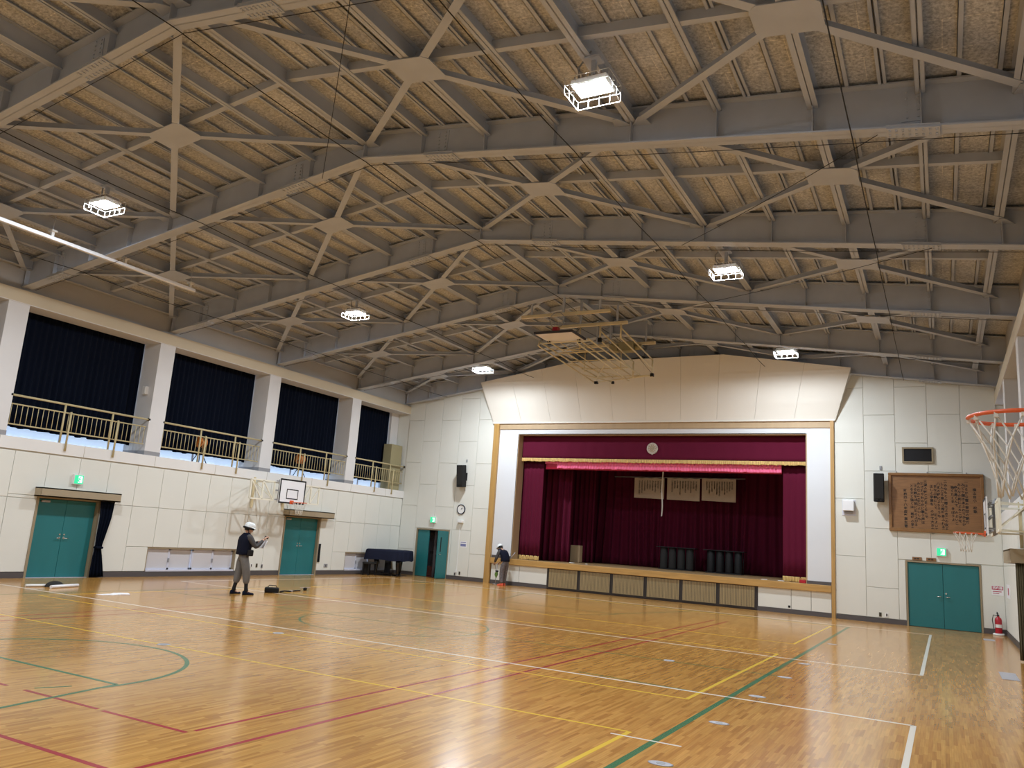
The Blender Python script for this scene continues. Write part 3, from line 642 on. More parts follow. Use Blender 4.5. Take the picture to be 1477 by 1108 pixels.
speaker(-17.08, 3.66, 4.55, 'black wall speaker above the round clock', R(6), R(-8)); speaker(-1.70, 3.66, 4.55, 'black wall speaker beside the wooden song board', R(6), R(6))
c = empty('wall_clock', (-17.12, YS, 2.6), 'round white clock with dark rim on the stage wall', 'clock')
build('rim', MB().lathe([(.19, 0), (.20, -.04), (.17, -.055), (.165, -.03)], (-17.12, YS, 2.78), 28, 'y'), 'navy_cover', c); build('dial', MB().lathe([(.165, -.03), (.165, -.035)], (-17.12, YS, 2.78), 28, 'y'), 'white', c)
build('hands', MB().bar((-17.12, YS-.04, 2.78), (-17.12+.05, YS-.04, 2.85), .016, .004, (0, 1, 0)).bar((-17.12, YS-.04, 2.78), (-17.02, YS-.04, 2.82), .012, .004, (0, 1, 0)), 'ink', c)
lv = empty('wall_lamp_unit', (-17.08, YS, 2.2), 'small white unit with a cord below the clock', 'wall unit')
build('case', MB().rbox((-17.08, YS-.07, 2.30), (.24, .14, .12), .02), 'white', lv); build('cord_cover', MB().box(-17.14, -17.115, YS-.015, YS, .36, 2.24), 'white', lv); build('cord_box', MB().rbox((-17.15, YS-.02, .33), (.08, .05, .1), .01), 'white', lv)
nt_ = empty('notice', (-16.9, YS, 1.3), 'small blue and white notice sheet on the stage wall', 'notice')
build('sheet', MB().box(-17.05, -16.74, YS-.004, YS, 1.28, 1.52), 'paper', nt_); build('print', MB().box(-17.03, -16.78, YS-.006, YS-.003, 1.32, 1.42).box(-17.03, -16.78, YS-.006, YS-.003, 1.47, 1.495), 'blue_notice', nt_)
def socket(p, axis, m, label, grp, wd=.075, ht=.125):
    s = empty('wall_socket', p, label, 'socket', grp); x, y, z = p
    if axis == 'y':
        build('plate', MB().rbox((x, y-.006, z), (wd, .014, ht), .004), m, s); build('slots', MB().box(x-.018, x+.018, y-.016, y-.012, z-.04, z+.04), 'ink', s)
    else:
        build('plate', MB().rbox((x+.006, y, z), (.014, wd, ht), .004), m, s); build('slots', MB().box(x+.012, x+.016, y-.018, y+.018, z-.04, z+.04), 'ink', s)
socket((-17.2, YS, .22), 'y', 'grey', 'grey wall socket at the foot of the cord below the clock', 'sockets below the clock'); socket((-16.98, YS, .27), 'y', 'olive', 'olive wall socket beside the cord end below the clock', 'sockets below the clock')
socket((-1.75, YS, .25), 'y', 'olive', 'olive wall socket left of the green double door', 'sockets by the double door'); socket((-1.57, YS, .25), 'y', 'white', 'white socket plate next to the olive wall socket by double door', 'sockets by the double door', .09)
socket((XL, 19.48, .32), 'x', 'white', 'white socket plate between low windows and green door', 'sockets on the left wall'); socket((XL, 19.72, .32), 'x', 'olive', 'olive socket plate between low windows and green door', 'sockets on the left wall'); socket((XL, 19.95, .30), 'x', 'grey', 'grey socket plate nearest the green door under basketball board', 'sockets on the left wall')
socket((XL, 23.12, .32), 'x', 'grey', 'wide grey double socket plate right of the green door', 'sockets on the left wall', .2)
# dark hatch window
hw = empty('window_20', (-.6, YS, 4.95), kind='structure')
build('frame', MB().box(-1.03, -.16, YS-.06, YS+.01, 5.36, 5.41).box(-1.03, -.16, YS-.06, YS+.01, 4.92, 4.97).box(-1.03, -.98, YS-.06, YS+.01, 4.97, 5.36).box(-.21, -.16, YS-.06, YS+.01, 4.97, 5.36), 'frame_brown', hw); build('pane', MB().box(-.98, -.21, YS-.014, YS-.002, 4.97, 5.36), 'blackgloss', hw)
# white notice unit
wu = empty('wall_device', (-2.6, YS, 3.3), 'white wall mounted box with a small bracket by the stage frame', 'wall box')
build('case', MB().rbox((-2.60, YS-.12, 3.52), (.34, .22, .34), .02), 'whitegloss', wu); build('sensor', MB().rbox((-2.60, YS-.06, 3.31), (.24, .1, .06), .01), 'grey', wu); build('back_plate', MB().rbox((-2.60, YS-.01, 3.46), (.40, .02, .5), .005), 'sash', wu)
# wooden song board
bd = empty('song_board', (-.15, YS, 2.78), 'large wooden board with carved columns of dark Japanese writing', 'board')
bx0, bx1, bz0, bz1 = -1.44, 1.14, 2.80, 4.60
build('board', MB().box(bx0+.05, bx1-.05, YS-.06, YS-.01, bz0+.05, bz1-.05), 'board', bd)
for a in ((bx0, bx1, bz0, bz0+.11), (bx0, bx1, bz1-.08, bz1), (bx0, bx0+.09, bz0+.1, bz1-.08), (bx1-.09, bx1, bz0+.1, bz1-.08)):
    build('frame_rail', MB().rbox(((a[0]+a[1])/2, YS-.06, (a[2]+a[3])/2), (a[1]-a[0], .12, a[3]-a[2]), .015), 'board_frame', bd)
build('hangers', MB().rbox((-1.2, YS-.04, 4.62), (.03, .03, .06), .005).rbox((-.35, YS-.04, 4.62), (.03, .03, .06), .005).rbox((.7, YS-.04, 4.62), (.03, .03, .06), .005), 'grey', bd)
T = [(.89, 4.18, '横山台小　校歌'), (.68, 4.40, '一はるかな雲の東空の朝だ'), (.59, 4.32, 'みどり輝きあふれてひらけ'), (.49, 4.32, 'みんなの胸によろこびを'), (.40, 4.24, '歩き高くんで　のよいこ'), (.31, 4.24, '強くたくま　きぼうよ'),
     (.13, 4.40, '二みなもとの郷土よきこの友よ'), (.04, 4.33, 'しんじる楽しさ希望あふれる里'), (-.06, 4.33, '八丈の峰によりそうも'), (-.15, 4.25, 'まなぶ輪にして　顔のよい子'), (-.25, 4.25, '正しく学業を　のびて大きなし'),
     (-.41, 4.40, '三緑の樹こだまくらんで'), (-.50, 4.33, '城されやわらかに歌う声は'), (-.60, 4.33, 'みんなの笑顔によいしも'), (-.69, 4.25, 'さる輪をば前に顔の上がる'), (-.79, 4.25, 'とる文と強くは　希望の学を'), (-.97, 4.10, '昭和四十八年度卒業生寄贈')]
t = MB(); write_columns(t, [(x, z, .108, s) for x, z, s in T], YS-.064, .098); build('carved_writing', t, 'ink', bd, fix=False, kind='stuff')
# ------------------------------------------------------------------ corner by the double door
ex = empty('fire_extinguisher', (1.33, 27.2, 0), 'red fire extinguisher on a white stand in the corner', 'fire extinguisher'); c = (1.33, 27.2)
build('stand', MB().lathe([(.15, 0), (.15, .05), (.13, .06)], (*c, 0), 20), 'white', ex)
cy = build('cylinder', MB().lathe([(.085, .055), (.09, .08), (.09, .42), (.075, .48), (.035, .51), (.03, .53)], (*c, 0), 20), 'red', ex)
build('label_plate', MB().sheet(lambda u, v: (c[0]+.0915*math.cos(R(-150+120*u)), c[1]+.0915*math.sin(R(-150+120*u)),   .22+.09*v), 8, 1), 'white', cy, fix=False)
build('valve', MB().lathe([(.03, .53), (.03, .57)], (*c, 0), 12).bar((c[0], c[1], .57), (c[0]-.04, c[1]-.14, .61), .025, .012).bar((c[0], c[1], .59), (c[0]-.03, c[1]-.12, .65), .025, .012), 'blackgloss', ex)
build('hose', MB().tube([(c[0]-.02, c[1]-.02, .55), (c[0]-.12, c[1]-.05, .56), (c[0]-.15, c[1]-.06, .42), (c[0]-.13, c[1]-.05, .25), (c[0]-.11, c[1]-.05, .16)], .011, 8), 'black', ex)
sg = empty('wall_sign', (1.38, YS, 1.12), 'red and white fire extinguisher sign on stage wall corner', 'sign')
build('plate', MB().box(1.21, 1.51, YS-.006, YS, 1.10, 1.37), 'paper', sg); build('red_band', MB().box(1.22, 1.50, YS-.009, YS-.005, 1.26, 1.36), 'crimson', sg)
t = MB()
for i, ch in enumerate('消火器'): 
    vs, fs = glyph(ch); t.add([(1.275+.085*i+p.x*.085, YS-.011, 1.31+p.y*.085) for p in vs], fs)
build('white_lettering', t, 'paper', sg, fix=False); build('small_print', MB().box(1.24, 1.46, YS-.009, YS-.005, 1.2, 1.22).box(1.24, 1.4, YS-.009, YS-.005, 1.15, 1.165), 'crimson', sg)
sg = empty('wall_sign', (XR, 25.9, 1.05), 'white sign with red extinguisher picture on the right wall', 'sign')
build('plate', MB().box(XR-.006, XR+.0, 25.3, 26.6, 1.08, 1.45), 'paper', sg); build('picture', MB().box(XR-.009, XR-.005, 25.75, 26.05, 1.17, 1.36), 'crimson', sg)
for p in ((.95, 17.0, 'grey floor outlet plate in the boards by the right wall', .13, 1.1), (1.0, 25.1, 'grey floor outlet plate near the fire extinguisher', .13, .5)):
    fp = build('floor_hatch', MB().rbox((p[0], p[1], .003), (p[3]*2, p[4], .008), .002).box(p[0]-p[3]*.8, p[0]+p[3]*.8, p[1]-p[4]*.45, p[1]+p[4]*.45, .006, .009), 'greyplate', None, p[2], 'floor plate')
for y in (7.0, 9.03, 11.05, 13.11, 15.06, 19.07):
    fp = empty('floor_socket', (-2.17, y, 0), 'small oval metal floor socket beside the wide green line', 'floor socket', 'metal floor sockets by the green line')
    build('plate', MB().lathe([(.06, 0), (.062, .004), (.05, .006)], (0, 0, 0), 20).xf(Matrix.Translation((-2.17, y, 0)) @ Matrix.Diagonal((1.8, 1.15, 1, 1))), 'greyplate', fp)
    build('lid', MB().lathe([(.04, 0), (.04, .008)], (-2.17, y, 0), 16), 'grey', fp)
for x, y, lb in ((-4.0, 13.2, 'small metal floor socket on the green centre line'), (-9.66, 7.93, 'small metal floor socket on the yellow line by the free throw circle'), (-9.66, 10.15, 'small metal floor socket on the yellow line before the centre circle')):
    fp = empty('floor_socket', (x, y, 0), lb, 'floor socket'); build('plate', MB().lathe([(.09, 0), (.09, .004), (.075, .006)], (x, y, 0), 20), 'greyplate', fp); build('lid', MB().lathe([(.05, 0), (.05, .008)], (x, y, 0), 16), 'grey', fp)

# ------------------------------------------------------------------ RIGHT and REAR walls
wr = empty('wall_right', (XR, 11, 0), kind='structure')
build('backing', MB().box(XR+.03, XR+.35, YB, YS+.3, 0, 3.125), 'cream_gap', wr)
y = YS
while y > YB:
    a = max(y-.91, YB)
    for z0, z1 in ((.15, 1.95), (1.95, 3.09)):
        panel_y(a, y, z0, z1, XR, wr, -1)
    y = a
build('ledge', MB().box(XR-.035, XR+1.0, YB, YS, 3.12, 3.42), 'offwhite', wr); build('header_beam', MB().box(XR-.02, XR+.7, YB, YS, 6.74, 7.06), 'beige', wr); build('header_soffit', MB().box(XR-.015, XR+.7, YB, YS, 6.72, 6.74), 'pillar', wr)
build('outer_wall', MB().box(XR+1.05, XR+1.3, YB, YS, 3.12, 9.5), 'eave', wr); build('eave_wall', MB().box(XR+.11, XR+.27, YB, YS, 7.06, 8.2), 'eave', wr)
for yc in PC: build('pillar', MB().box(XR, XR+1.05, yc-.26, yc+.26, 3.42, 6.73), 'pillar', wr)
br_ = empty('baseboard_right', (XR, 11, 0), kind='structure'); build('baseboard_run', MB().box(XR-.012, XR+.03, YB, YS, 0, .145), 'base', br_)
for i, (a, b) in enumerate(bays):
    if b > 14: curtain('gallery_curtain', XR+.72, a+.01, b-.02, 3.45, 6.735, 'navy', {3: 'dark gallery curtain over the right wall, next but two to the stage', 4: 'dark gallery curtain over the right wall behind the basketball net', 5: 'dark gallery curtain over right wall beside the bay at stage', 6: 'dark gallery curtain over the right wall touching the stage wall'}[i], group='right gallery curtains', seed=i+30)
hd = empty('door_pelmet', (XR-.15, 20.9, 1.98), 'brown curtain box on the right wall beneath the edge-on basketball goal', 'curtain box')
build('front_board', MB().box(XR-.30, XR-.27, 19.8, 22.0, 1.99, 2.27), 'pelmet', hd); build('end_board', MB().box(XR-.30, XR, 19.77, 19.81, 1.99, 2.27), 'pelmet', hd); build('end_board', MB().box(XR-.30, XR, 21.99, 22.02, 1.99, 2.27), 'pelmet', hd); build('top_board', MB().box(XR-.30, XR, 19.8, 22.0, 2.25, 2.28), 'pelmet', hd)
curtain('door_curtain', 19.95, XR-.205, XR-.05, .03, 2.1, 'olive', 'dark olive curtain hanging under the curtain box on right wall', 'curtain', None, .03, .05, 'x', 0, 77)
wbk = empty('wall_back', (XC, YB, 0), kind='structure'); build('rear_wall', MB().box(-21.3, 2.8, YB-.2, YB, 0, 9.6), 'cream', wbk)

# ------------------------------------------------------------------ CEILING: deck and steel
ce = empty('ceiling', (XC, 11, 8), kind='structure')
EL, ER = -20.36, XR+.27
for sx in (-1, 1):
    xe = EL-.9 if sx < 0 else ER+.9
    build('roof_deck', MB().prism([(XC, YB, zd(XC)), (xe, YB, zd(xe)), (xe, YB, zd(xe)+.08), (XC, YB, zd(XC)+.08)], (0, YS+.3-YB, 0)), 'deck', ce, label='mottled wood-wool roof deck boards')
def beam_section(mb, y, x0, x1, zlo, zhi, fw=.24, tf=.025, tw=.014):      # one straight half of a rafter
    P = lambda x, z: (x, z)
    def strip(w2, a0, a1, b0, b1): mb.prism([(x0, y-w2, a0), (x1, y-w2, a1), (x1, y-w2, b1), (x0, y-w2, b0)], (0, 2*w2, 0))
    strip(tw/2, zlo(x0), zlo(x1), zhi(x0), zhi(x1)); strip(fw/2, zlo(x0), zlo(x1), zlo(x0)+tf, zlo(x1)+tf); strip(fw/2, zhi(x0)-tf, zhi(x1)-tf, zhi(x0), zhi(x1))
def slope_x(x): return .140 if x < XC else -.140
IU = [0, 2.7, 5.4, 8.1, 10.6]; BU = [1.35, 4.05, 6.75, 9.45]
for fy in FRAMES:
    rf = empty('rafter', (XC, fy, 8.7)); rf.parent = ce; rf.location = Vector((XC, fy, 8.7))-wloc(ce)
    for sx, xe in ((-1, EL), (1, ER)):
        mb = MB(); beam_section(mb, fy, XC, xe, zb, zt); build('beam', mb, 'steel', rf)
        for u in IU+BU:
            x = XC+sx*u
            if u == 0 and sx > 0: continue
            mb = MB()
            for sd in (-1, 1): mb.box(x-.006, x+.006, min(fy, fy+sd*.115), max(fy, fy+sd*.115), zb(x)+.02, zt(x)-.02)
            build('stiffener', mb, 'steel', rf)
        for u in (1.75, 9.35):
            x = XC+sx*u; s = -.140*sx; mb = MB()
            d = Vector((1, 0, s)).normalized()
            for zo, w in ((-.012, .26), (.032, .26)): mb.bar(Vector((x, fy, zb(x)+zo))-d*.32, Vector((x, fy, zb(x)+zo))+d*.32, w, .016)
            for i in range(8):
                p = Vector((x, fy, zb(x)))+d*(-.28+.08*i)
                for yy in (-.085, -.045, .045, .085): mb.cbox((p.x, p.y+yy, p.z-.026), (.026, .026, .016))
            build('splice_plate', mb, 'steel', rf)
            mb = MB(); mb.bar(Vector((x-.12, fy-.013, (zb(x)+zt(x))/2+.12*-s)), Vector((x+.12, fy-.013, (zb(x)+zt(x))/2)), .012, .42)
            for i in range(6):
                for xx in (-.07, .07): mb.cbox((x+xx, fy-.026, zb(x)+.1+i*(zt(x)-zb(x)-.2)/5), (.026, .02, .026))
            build('web_plate', mb, 'steel', rf)
# purlins, bay by bay, plus continuous light joists
def slope_bar(mb, x, y0, y1, w, z0, z1): mb.box(x-w/2, x+w/2, y0, y1, z0, z1)
for sx in (-1, 1):
    for k in range(0, 25):
        u = .45*k; x = XC+sx*u; md = k % 12
        if k == 0 and sx > 0: continue
        if md in (0, 6) or k == 24:
            if k == 24: x = XC+sx*10.55
            for i in range(len(FRAMES)-1):
                a, b = FRAMES[i]+.01, FRAMES[i+1]-.01; mb = MB(); z0, z1 = zt(x)-.24, zd(x)
                mb.box(x-.005, x+.005, a, b, z0, z1); mb.box(x-.075, x+.075, a, b, z0, z0+.014); mb.box(x-.075, x+.075, a, b, z1-.014, z1)
                build('purlin', mb, 'steel', ce)
        elif md in (3, 9):
            for i in range(len(FRAMES)-1):
                a, b = FRAMES[i]+.02, FRAMES[i+1]-.02; mb = MB(); z0, z1 = zt(x)-.15, zd(x)
                for s in (-1, 1):
                    mb.box(x+s*.008-.003, x+s*.008+.003, a, b, z0, z1); mb.box(min(x+s*.008, x+s*.06), max(x+s*.008, x+s*.06), a, b, z0, z0+.008); mb.box(x+s*.06-.003, x+s*.06+.003, a, b, z0, z0+.025)
                build('light_purlin', mb, 'steel', ce)
        elif md in (4, 8):
            mb = MB(); z0, z1 = zd(x)-.075, zd(x)
            for s in (-1, 1): mb.box(x+s*.03-.022, x+s*.03+.022, YB, YS, z0, z0+.008); mb.box(x+s*.010-.003, x+s*.010+.003, YB, YS, z0, z1)
            build('joist', mb, 'steel', ce)
        else:
            mb = MB(); z0, z1 = zd(x)-.055, zd(x); mb.box(x-.03, x+.03, YB, YS, z0, z0+.01).box(x-.03, x-.022, YB, YS, z0, z1); build('joist', mb, 'steel', ce)
    # mid-bay cross members, in pieces between the main purlins
    for i in range(len(FRAMES)-1):
        ym = (FRAMES[i]+FRAMES[i+1])/2
        for u0, u1 in ((.0, 2.7), (2.7, 5.4), (5.4, 8.1), (8.1, 10.6)):
            x0, x1 = XC+sx*u0, XC+sx*u1; mb = MB(); o = .125
            mb.bar((x0, ym, zt(x0)-o), (x1, ym, zt(x1)-o), .10, .012); mb.bar((x0, ym-.045, zt(x0)-o+.07), (x1, ym-.045, zt(x1)-o+.07), .008, .14)
            build('cross_member', mb, 'steel', ce)
    # X bracing with gusset plates
    for i in range(len(FRAMES)-1):
        ya, yb = FRAMES[i], FRAMES[i+1]; ym = (ya+yb)/2
        for uc in (2.7, 8.1):
            zz = lambda x: zt(x)-.255
            xc = XC+sx*uc; c = Vector((xc, ym, zz(xc)))
            s = -.125*sx
            oct_ = [(-.40, -.22), (-.31, -.31), (.31, -.31), (.40, -.22), (.40, .22), (.31, .31), (-.31, .31), (-.40, .22)]
            g = build('brace_gusset', MB().prism([(xc+a, ym+b, c.z+s*a-.012) for a, b in oct_], (0, 0, .014)), 'steel', ce)
            for du in (-2.55, 2.55):
                for sy in (-1, 1):
                    xe = xc+sx*du*1.0; ye = ya+.14 if sy < 0 else yb-.14
                    e = Vector((xe, ye, zz(xe)-.0)); d = (e-c).normalized(); p = c+d*.25; mb = MB()
                    mb.bar(p, e, .125, .012); mb.bar(p+Vector((0, 0, .06)), e+Vector((0, 0, .06)), .01, .12)
                    mb.prism([e+Vector((-.16, sy*.13, -.012+.125*.16*(1 if sx > 0 else -1))), e+Vector((.16, sy*.13, -.012-.125*.16*(1 if sx > 0 else -1))), e+Vector((.10 if du*sx < 0 else -.02, -sy*.12, -.012)), e+Vector((.02 if du*sx < 0 else -.10, -sy*.12, -.012))], (0, 0, .008))
                    build('brace_arm', mb, 'steel', g)
# safety-net cables under the rafters
def cable(pts, r=.007):
    out = []
    for a, b in zip(pts, pts[1:]):
        a, b = Vector(a), Vector(b); n = 8
        for i in range(n): t = i/n; out.append(a.lerp(b, t)-Vector((0, 0, .05*4*t*(1-t))))
    out.append(Vector(pts[-1])); build('net_cable', MB().tube(out, r, 5), 'cable', ce)
for fy in FRAMES[:-1]: cable([(EL+.3, fy+.16, zb(EL+.3)-.02), (XC, fy+.16, zb(XC)-.02), (ER-.3, fy+.16, zb(ER-.3)-.02)], .006)
for u in (0, 4.4, 8.6):
    for sx in (-1, 1):
        x = XC+sx*u
        if u == 0 and sx > 0: continue
        cable([(x, fy, zb(x)-.035) for fy in FRAMES], .009)
for fy0, fy1, x0, x1 in ((FRAMES[3], FRAMES[2], -10.6, -6.2), (FRAMES[4], FRAMES[3], -4.6, -.6), (FRAMES[5], FRAMES[4], -5.4, 0), (FRAMES[4], FRAMES[5], -17.6, -18.4)):
    cable([(x0, fy0, zb(x0)-.03), (x1, fy1, zb(x1)-.03)], .006)

# ------------------------------------------------------------------ LED high-bay lamps
def lamp(x, y, label, off=''):
    z = 7.86; l = empty('high_bay_lamp'+off, (x, y, z-.1), label, 'ceiling lamp', 'caged LED high-bay lamps')
    zp = zt(x)-.24
    body = build('housing', MB().rbox((x, y, z+.09), (.52, .36, .09), .012), 'white', l)
    mb = MB()
    for i in range(9): mb.box(x-.22+.055*i-.004, x-.22+.055*i+.004, y-.15, y+.15, z+.13, z+.19)
    build('heat_sink', mb, 'greyplate', body)
    for i in (-1, 1):
        for j in (-1, 1): build('led_panel'+off, MB().add([(x+i*.125-.11, y+j*.083-.074, z+.043), (x+i*.125-.11, y+j*.083+.074, z+.043), (x+i*.125+.11, y+j*.083+.074, z+.043), (x+i*.125+.11, y+j*.083-.074, z+.043)], [(0, 1, 2, 3)]), 'led', l, fix=False)
    build('hanger', MB().box(x-.03, x+.03, y-.03, y+.03, z+.18, zp+.01).box(x-.11, x+.11, y-.10, y+.10, zp-.03, zp), 'steel', l)
    build('supply_cord', MB().tube([(x-.1, y, z+.14), (x-.24, y+.05, z+.3), (x-.26, y+.05, z+.45), (x-.05, y, zt(x)-.1)], .014, 6), 'grey', l)
    mb = MB(); X, Y = .32, .23
    for zz in (z-.09, z+.03, z+.15): mb.tube([(x-X, y-Y, zz), (x+X, y-Y, zz), (x+X, y+Y, zz), (x-X, y+Y, zz)], .005, 5, True)
    for i in range(5):
        for s in (-1, 1): mb.tube([(x-X+2*X*i/4, y+s*Y, z-.09), (x-X+2*X*i/4, y+s*Y, z+.15)], .004, 5)
    for i in range(1, 3):
        for s in (-1, 1): mb.tube([(x+s*X, y-Y+2*Y*i/3, z-.09), (x+s*X, y-Y+2*Y*i/3, z+.15)], .004, 5)
    for s in (-1, 1): mb.tube([(x+s*X, y, z+.1), (x+s*.2, y, z+.1)], .006, 5)
    build('wire_cage', mb, 'white', l)
for x, y, lb in ((-14.85, 9.2, 'bright caged LED lamp hanging above the white ceiling track'), (-14.85, 17.2, 'caged LED lamp over the left court, mid way to the stage'), (-14.85, 24.6, 'caged LED lamp close to the corner of the white stage board'),
                 (-4.02, 9.0, 'large bright caged LED lamp with a curved cord'), (-4.02, 16.7, 'caged LED lamp between rafters right of the raised basketball goal'), (-4.02, 24.4, 'caged LED lamp above the right end of the white stage board'),
                 (-14.85, 1.4, 'caged LED lamp in the rear left of the hall'), (-4.02, 1.4, 'caged LED lamp in the rear right of the hall')): lamp(x, y, lb, '_offscreen' if y < 5 else '')

# ------------------------------------------------------------------ white ceiling track
tk = empty('ceiling_track', (-17.05, 9.2, 7.5), 'long white track hung below the rafters by the left lamp', 'track')
build('rail', MB().rbox((-17.05, 9.1, 7.58), (.10, 8.5, .08), .012), 'whitegloss', tk)
for yy in (5.4, 7.8, 9.5, 11.3, 13.2): build('hanger', MB().box(-17.08, -17.02, yy-.03, yy+.03, 7.61, 7.73).box(-17.13, -16.97, yy-.06, yy+.06, 7.72, 7.76), 'white', tk); build('hanger_rod', MB().tube([(-17.05, yy, 7.75), (-17.05, yy, zd(-17.05))], .009, 6), 'steel', tk)

# ------------------------------------------------------------------ basketball goals
def goal(xw, yc, zr, s, stand, label, net_r=.005, folded=False):
    """wall-hung goal; xw wall plane, s = +1 faces +X"""
    g = empty('basketball_goal', (xw, yc, zr), label, 'basketball goal', 'wall mounted basketball goals')
    X = lambda d: xw+s*d
    def bx(d0, d1, y0, y1, z0, z1): return MB().box(min(X(d0), X(d1)), max(X(d0), X(d1)), yc+y0, yc+y1, zr+z0, zr+z1)
    bo = build('backboard', bx(stand-.03, stand, -.6, .6, -.05, .75), 'whitegloss', g)
    m = MB()
    for a in ((-.6, .6, -.05, .0), (-.6, .6, .70, .75), (-.6, -.55, 0, .7), (.55, .6, 0, .7)): m.add(bx(stand, stand+.004, *a).v, [(0,3,2,1),(4,5,6,7),(0,1,5,4),(1,2,6,5),(2,3,7,6),(3,0,4,7)])
    build('border', m, 'black', bo); m = MB()
    for a in ((-.27, .27, .10, .13), (-.27, .27, .40, .43), (-.27, -.24, .13, .4), (.24, .27, .13, .4)): m.add(bx(stand, stand+.004, *a).v, [(0,3,2,1),(4,5,6,7),(0,1,5,4),(1,2,6,5),(2,3,7,6),(3,0,4,7)])
    build('target_square', m, 'black', bo)
    rc = stand+.15+.225
    ring = [(X(rc)+.225*math.cos(t), yc+.225*math.sin(t), zr) for t in [2*math.pi*i/32 for i in range(32)]]
    rm = build('rim', MB().tube(ring, .0105, 8, True), 'rimred', g)
    build('rim_bracket', MB().bar((X(stand), yc, zr-.0), (X(stand+.16), yc, zr-.0), .12, .02).bar((X(stand), yc-.06, zr-.05), (X(stand+.15), yc-.05, zr), .015, .015).bar((X(stand), yc+.06, zr-.05), (X(stand+.15), yc+.05, zr), .015, .015).cbox((X(stand+.015), yc, zr-.0), (.03, .16, .12)), 'rimred', g)
    m = MB(); n = 12; prof = [(.222, -.012), (.172, -.12), (.135, -.22), (.115, -.31), (.105, -.40)]
    for i in range(n):
        for dr in (-1, 1):
            pts = []
            for k in range(len(prof)):
                r, z = prof[k]; t = 2*math.pi*(i+dr*.5*k)/n; pts.append((X(rc)+r*math.cos(t), yc+r*math.sin(t), zr+z-.0))
            m.tube(pts, net_r, 5)
        t = 2*math.pi*i/n; p = (X(rc)+.222*math.cos(t), yc+.222*math.sin(t), zr-.012); m.cbox(p, (.018, .018, .03))
    build('net', m, 'cord', g)
    # wings and wall arms
    for sy, w in ((-1, 1.02), (1, .82)):
        y0, y1 = (sy*.66, sy*(.66+w)); d = stand-.18
        m = MB(); P = lambda y, z: (X(d), yc+y, zr+z); ym_ = (y0+y1)/2
        for a, b in (((y0, .02), (y1, .02)), ((y0, .62), (y1, .62)), ((y0, .02), (y0, .62)), ((y1, .02), (y1, .62)), ((ym_, .02), (ym_, .62))): m.bar(P(*a), P(*b), .045, .045, (1, 0, 0))
        for a, b in (((y1, .62), (ym_, .02)), ((ym_, .62), (y0, .02))): m.bar(P(*a), P(*b), .03, .03, (1, 0, 0))
        build('wing_frame', m, 'wingwhite', g)
        m = MB()
        for z in (.05, .6): m.bar(P(ym_, z), (X(0), yc+y0*.85, zr+z), .035, .035); m.bar(P(y0, z), (X(0), yc+y0*.85, zr+z), .03, .03)
        m.bar(P(y0, .05), (X(0), yc+y0, zr+.6), .03, .03); build('wall_arm', m, 'wingwhite', g)
    m = MB()
    for y in (-.45, 0, .45): m.tube([(X(d), yc+y, zr-.02), (X(d), yc+y, zr+.72)], .024, 6)
    for z in (.05, .35, .65): m.bar((X(stand-.1), yc-.66, zr+z), (X(stand-.1), yc+.66, zr+z), .04, .04)
    for y in (-.45, .45):
        for z in (.1, .6): m.bar((X(stand-.02), yc+y, zr+z), (X(stand-.2), yc+y, zr+z), .03, .03)
    build('back_frame', m, 'grey', g)
    build('post', MB().box(min(X(0), X(.06)), max(X(0), X(.06)), yc-.75, yc-.68, zr-.25, zr+.75).box(min(X(0), X(.06)), max(X(0), X(.06)), yc+.68, yc+.75, zr-.25, zr+.75), 'paleyellow', g)
goal(XL, 19.84, 2.45, 1, 1.09, 'basketball goal with white board on the wall over the green door', .004)
goal(XR, 19.9, 2.56, -1, .72, 'basketball goal seen edge on beside the wooden song board', .004)
goal(XR, 4.63, 2.56, -1, .805, 'orange basketball rim with white net close to the camera', .0042)
# raised goal under the ridge
hg = empty('raised_goal', (-9.4, 22, 7.2), 'folded ceiling basketball goal with white board and pipe frame', 'basketball goal')
for yy, x0, x1 in ((19.8, -10.75, -7.95), (21.05, -10.3, -7.9), (23.5, -10.2, -7.85)):
    build('support_rail', MB().rbox(((x0+x1)/2, yy, 8.2), (x1-x0, .09, .09), .01), 'paleyellow', hg)
    build('rail_hanger', MB().box(-9.43, -9.37, yy-.03, yy+.03, 8.2, zt(XC)-.25).box(x0+.3, x0+.35, yy-.02, yy+.02, 8.2, zt(x0)-.1).box(x1-.35, x1-.3, yy-.02, yy+.02, 8.2, zt(x1)-.1), 'steel', hg)
bo = build('backboard', MB().box(-10.0, -8.85, 19.25, 20.2, 7.50, 7.54), 'whitegloss', hg); build('backboard_edge', MB().box(-10.02, -8.83, 19.22, 19.26, 7.49, 7.56).box(-8.86, -8.83, 19.26, 20.2, 7.49, 7.56), 'dark_frame', bo)
ring = [(-9.42+.225*math.cos(t), 19.45, 7.93+.225*math.sin(t)) for t in [2*math.pi*i/28 for i in range(28)]]
build('rim', MB().tube(ring, .011, 6, True), 'grey', hg); build('rim_bracket', MB().box(-9.5, -9.34, 19.35, 19.5, 7.54, 7.70), 'red', hg)
m = MB()
for i in range(10):
    t = 2*math.pi*i/10
    for dr in (-1, 1): m.tube([(-9.42+r*math.cos(t+dr*k*.31), 19.45+dd, 7.93+r*math.sin(t+dr*k*.31)) for k, (r, dd) in enumerate(((.22, 0), (.17, -.08), (.13, -.16)))], .004, 5)
build('net', m, 'cord', hg)
m = MB()
for x in (-10.25, -9.95, -9.0, -8.7): m.tube([(x, 20.05, 7.50), (x, 22.6, 7.42), (x+.05, 24.5, 7.36)], .024, 6)
for x in (-10.25, -9.0): m.tube([(x, 20.05, 7.36), (x, 24.3, 7.16)], .022, 6); m.tube([(x, 20.05, 7.50), (x, 20.0, 7.36)], .022, 6)
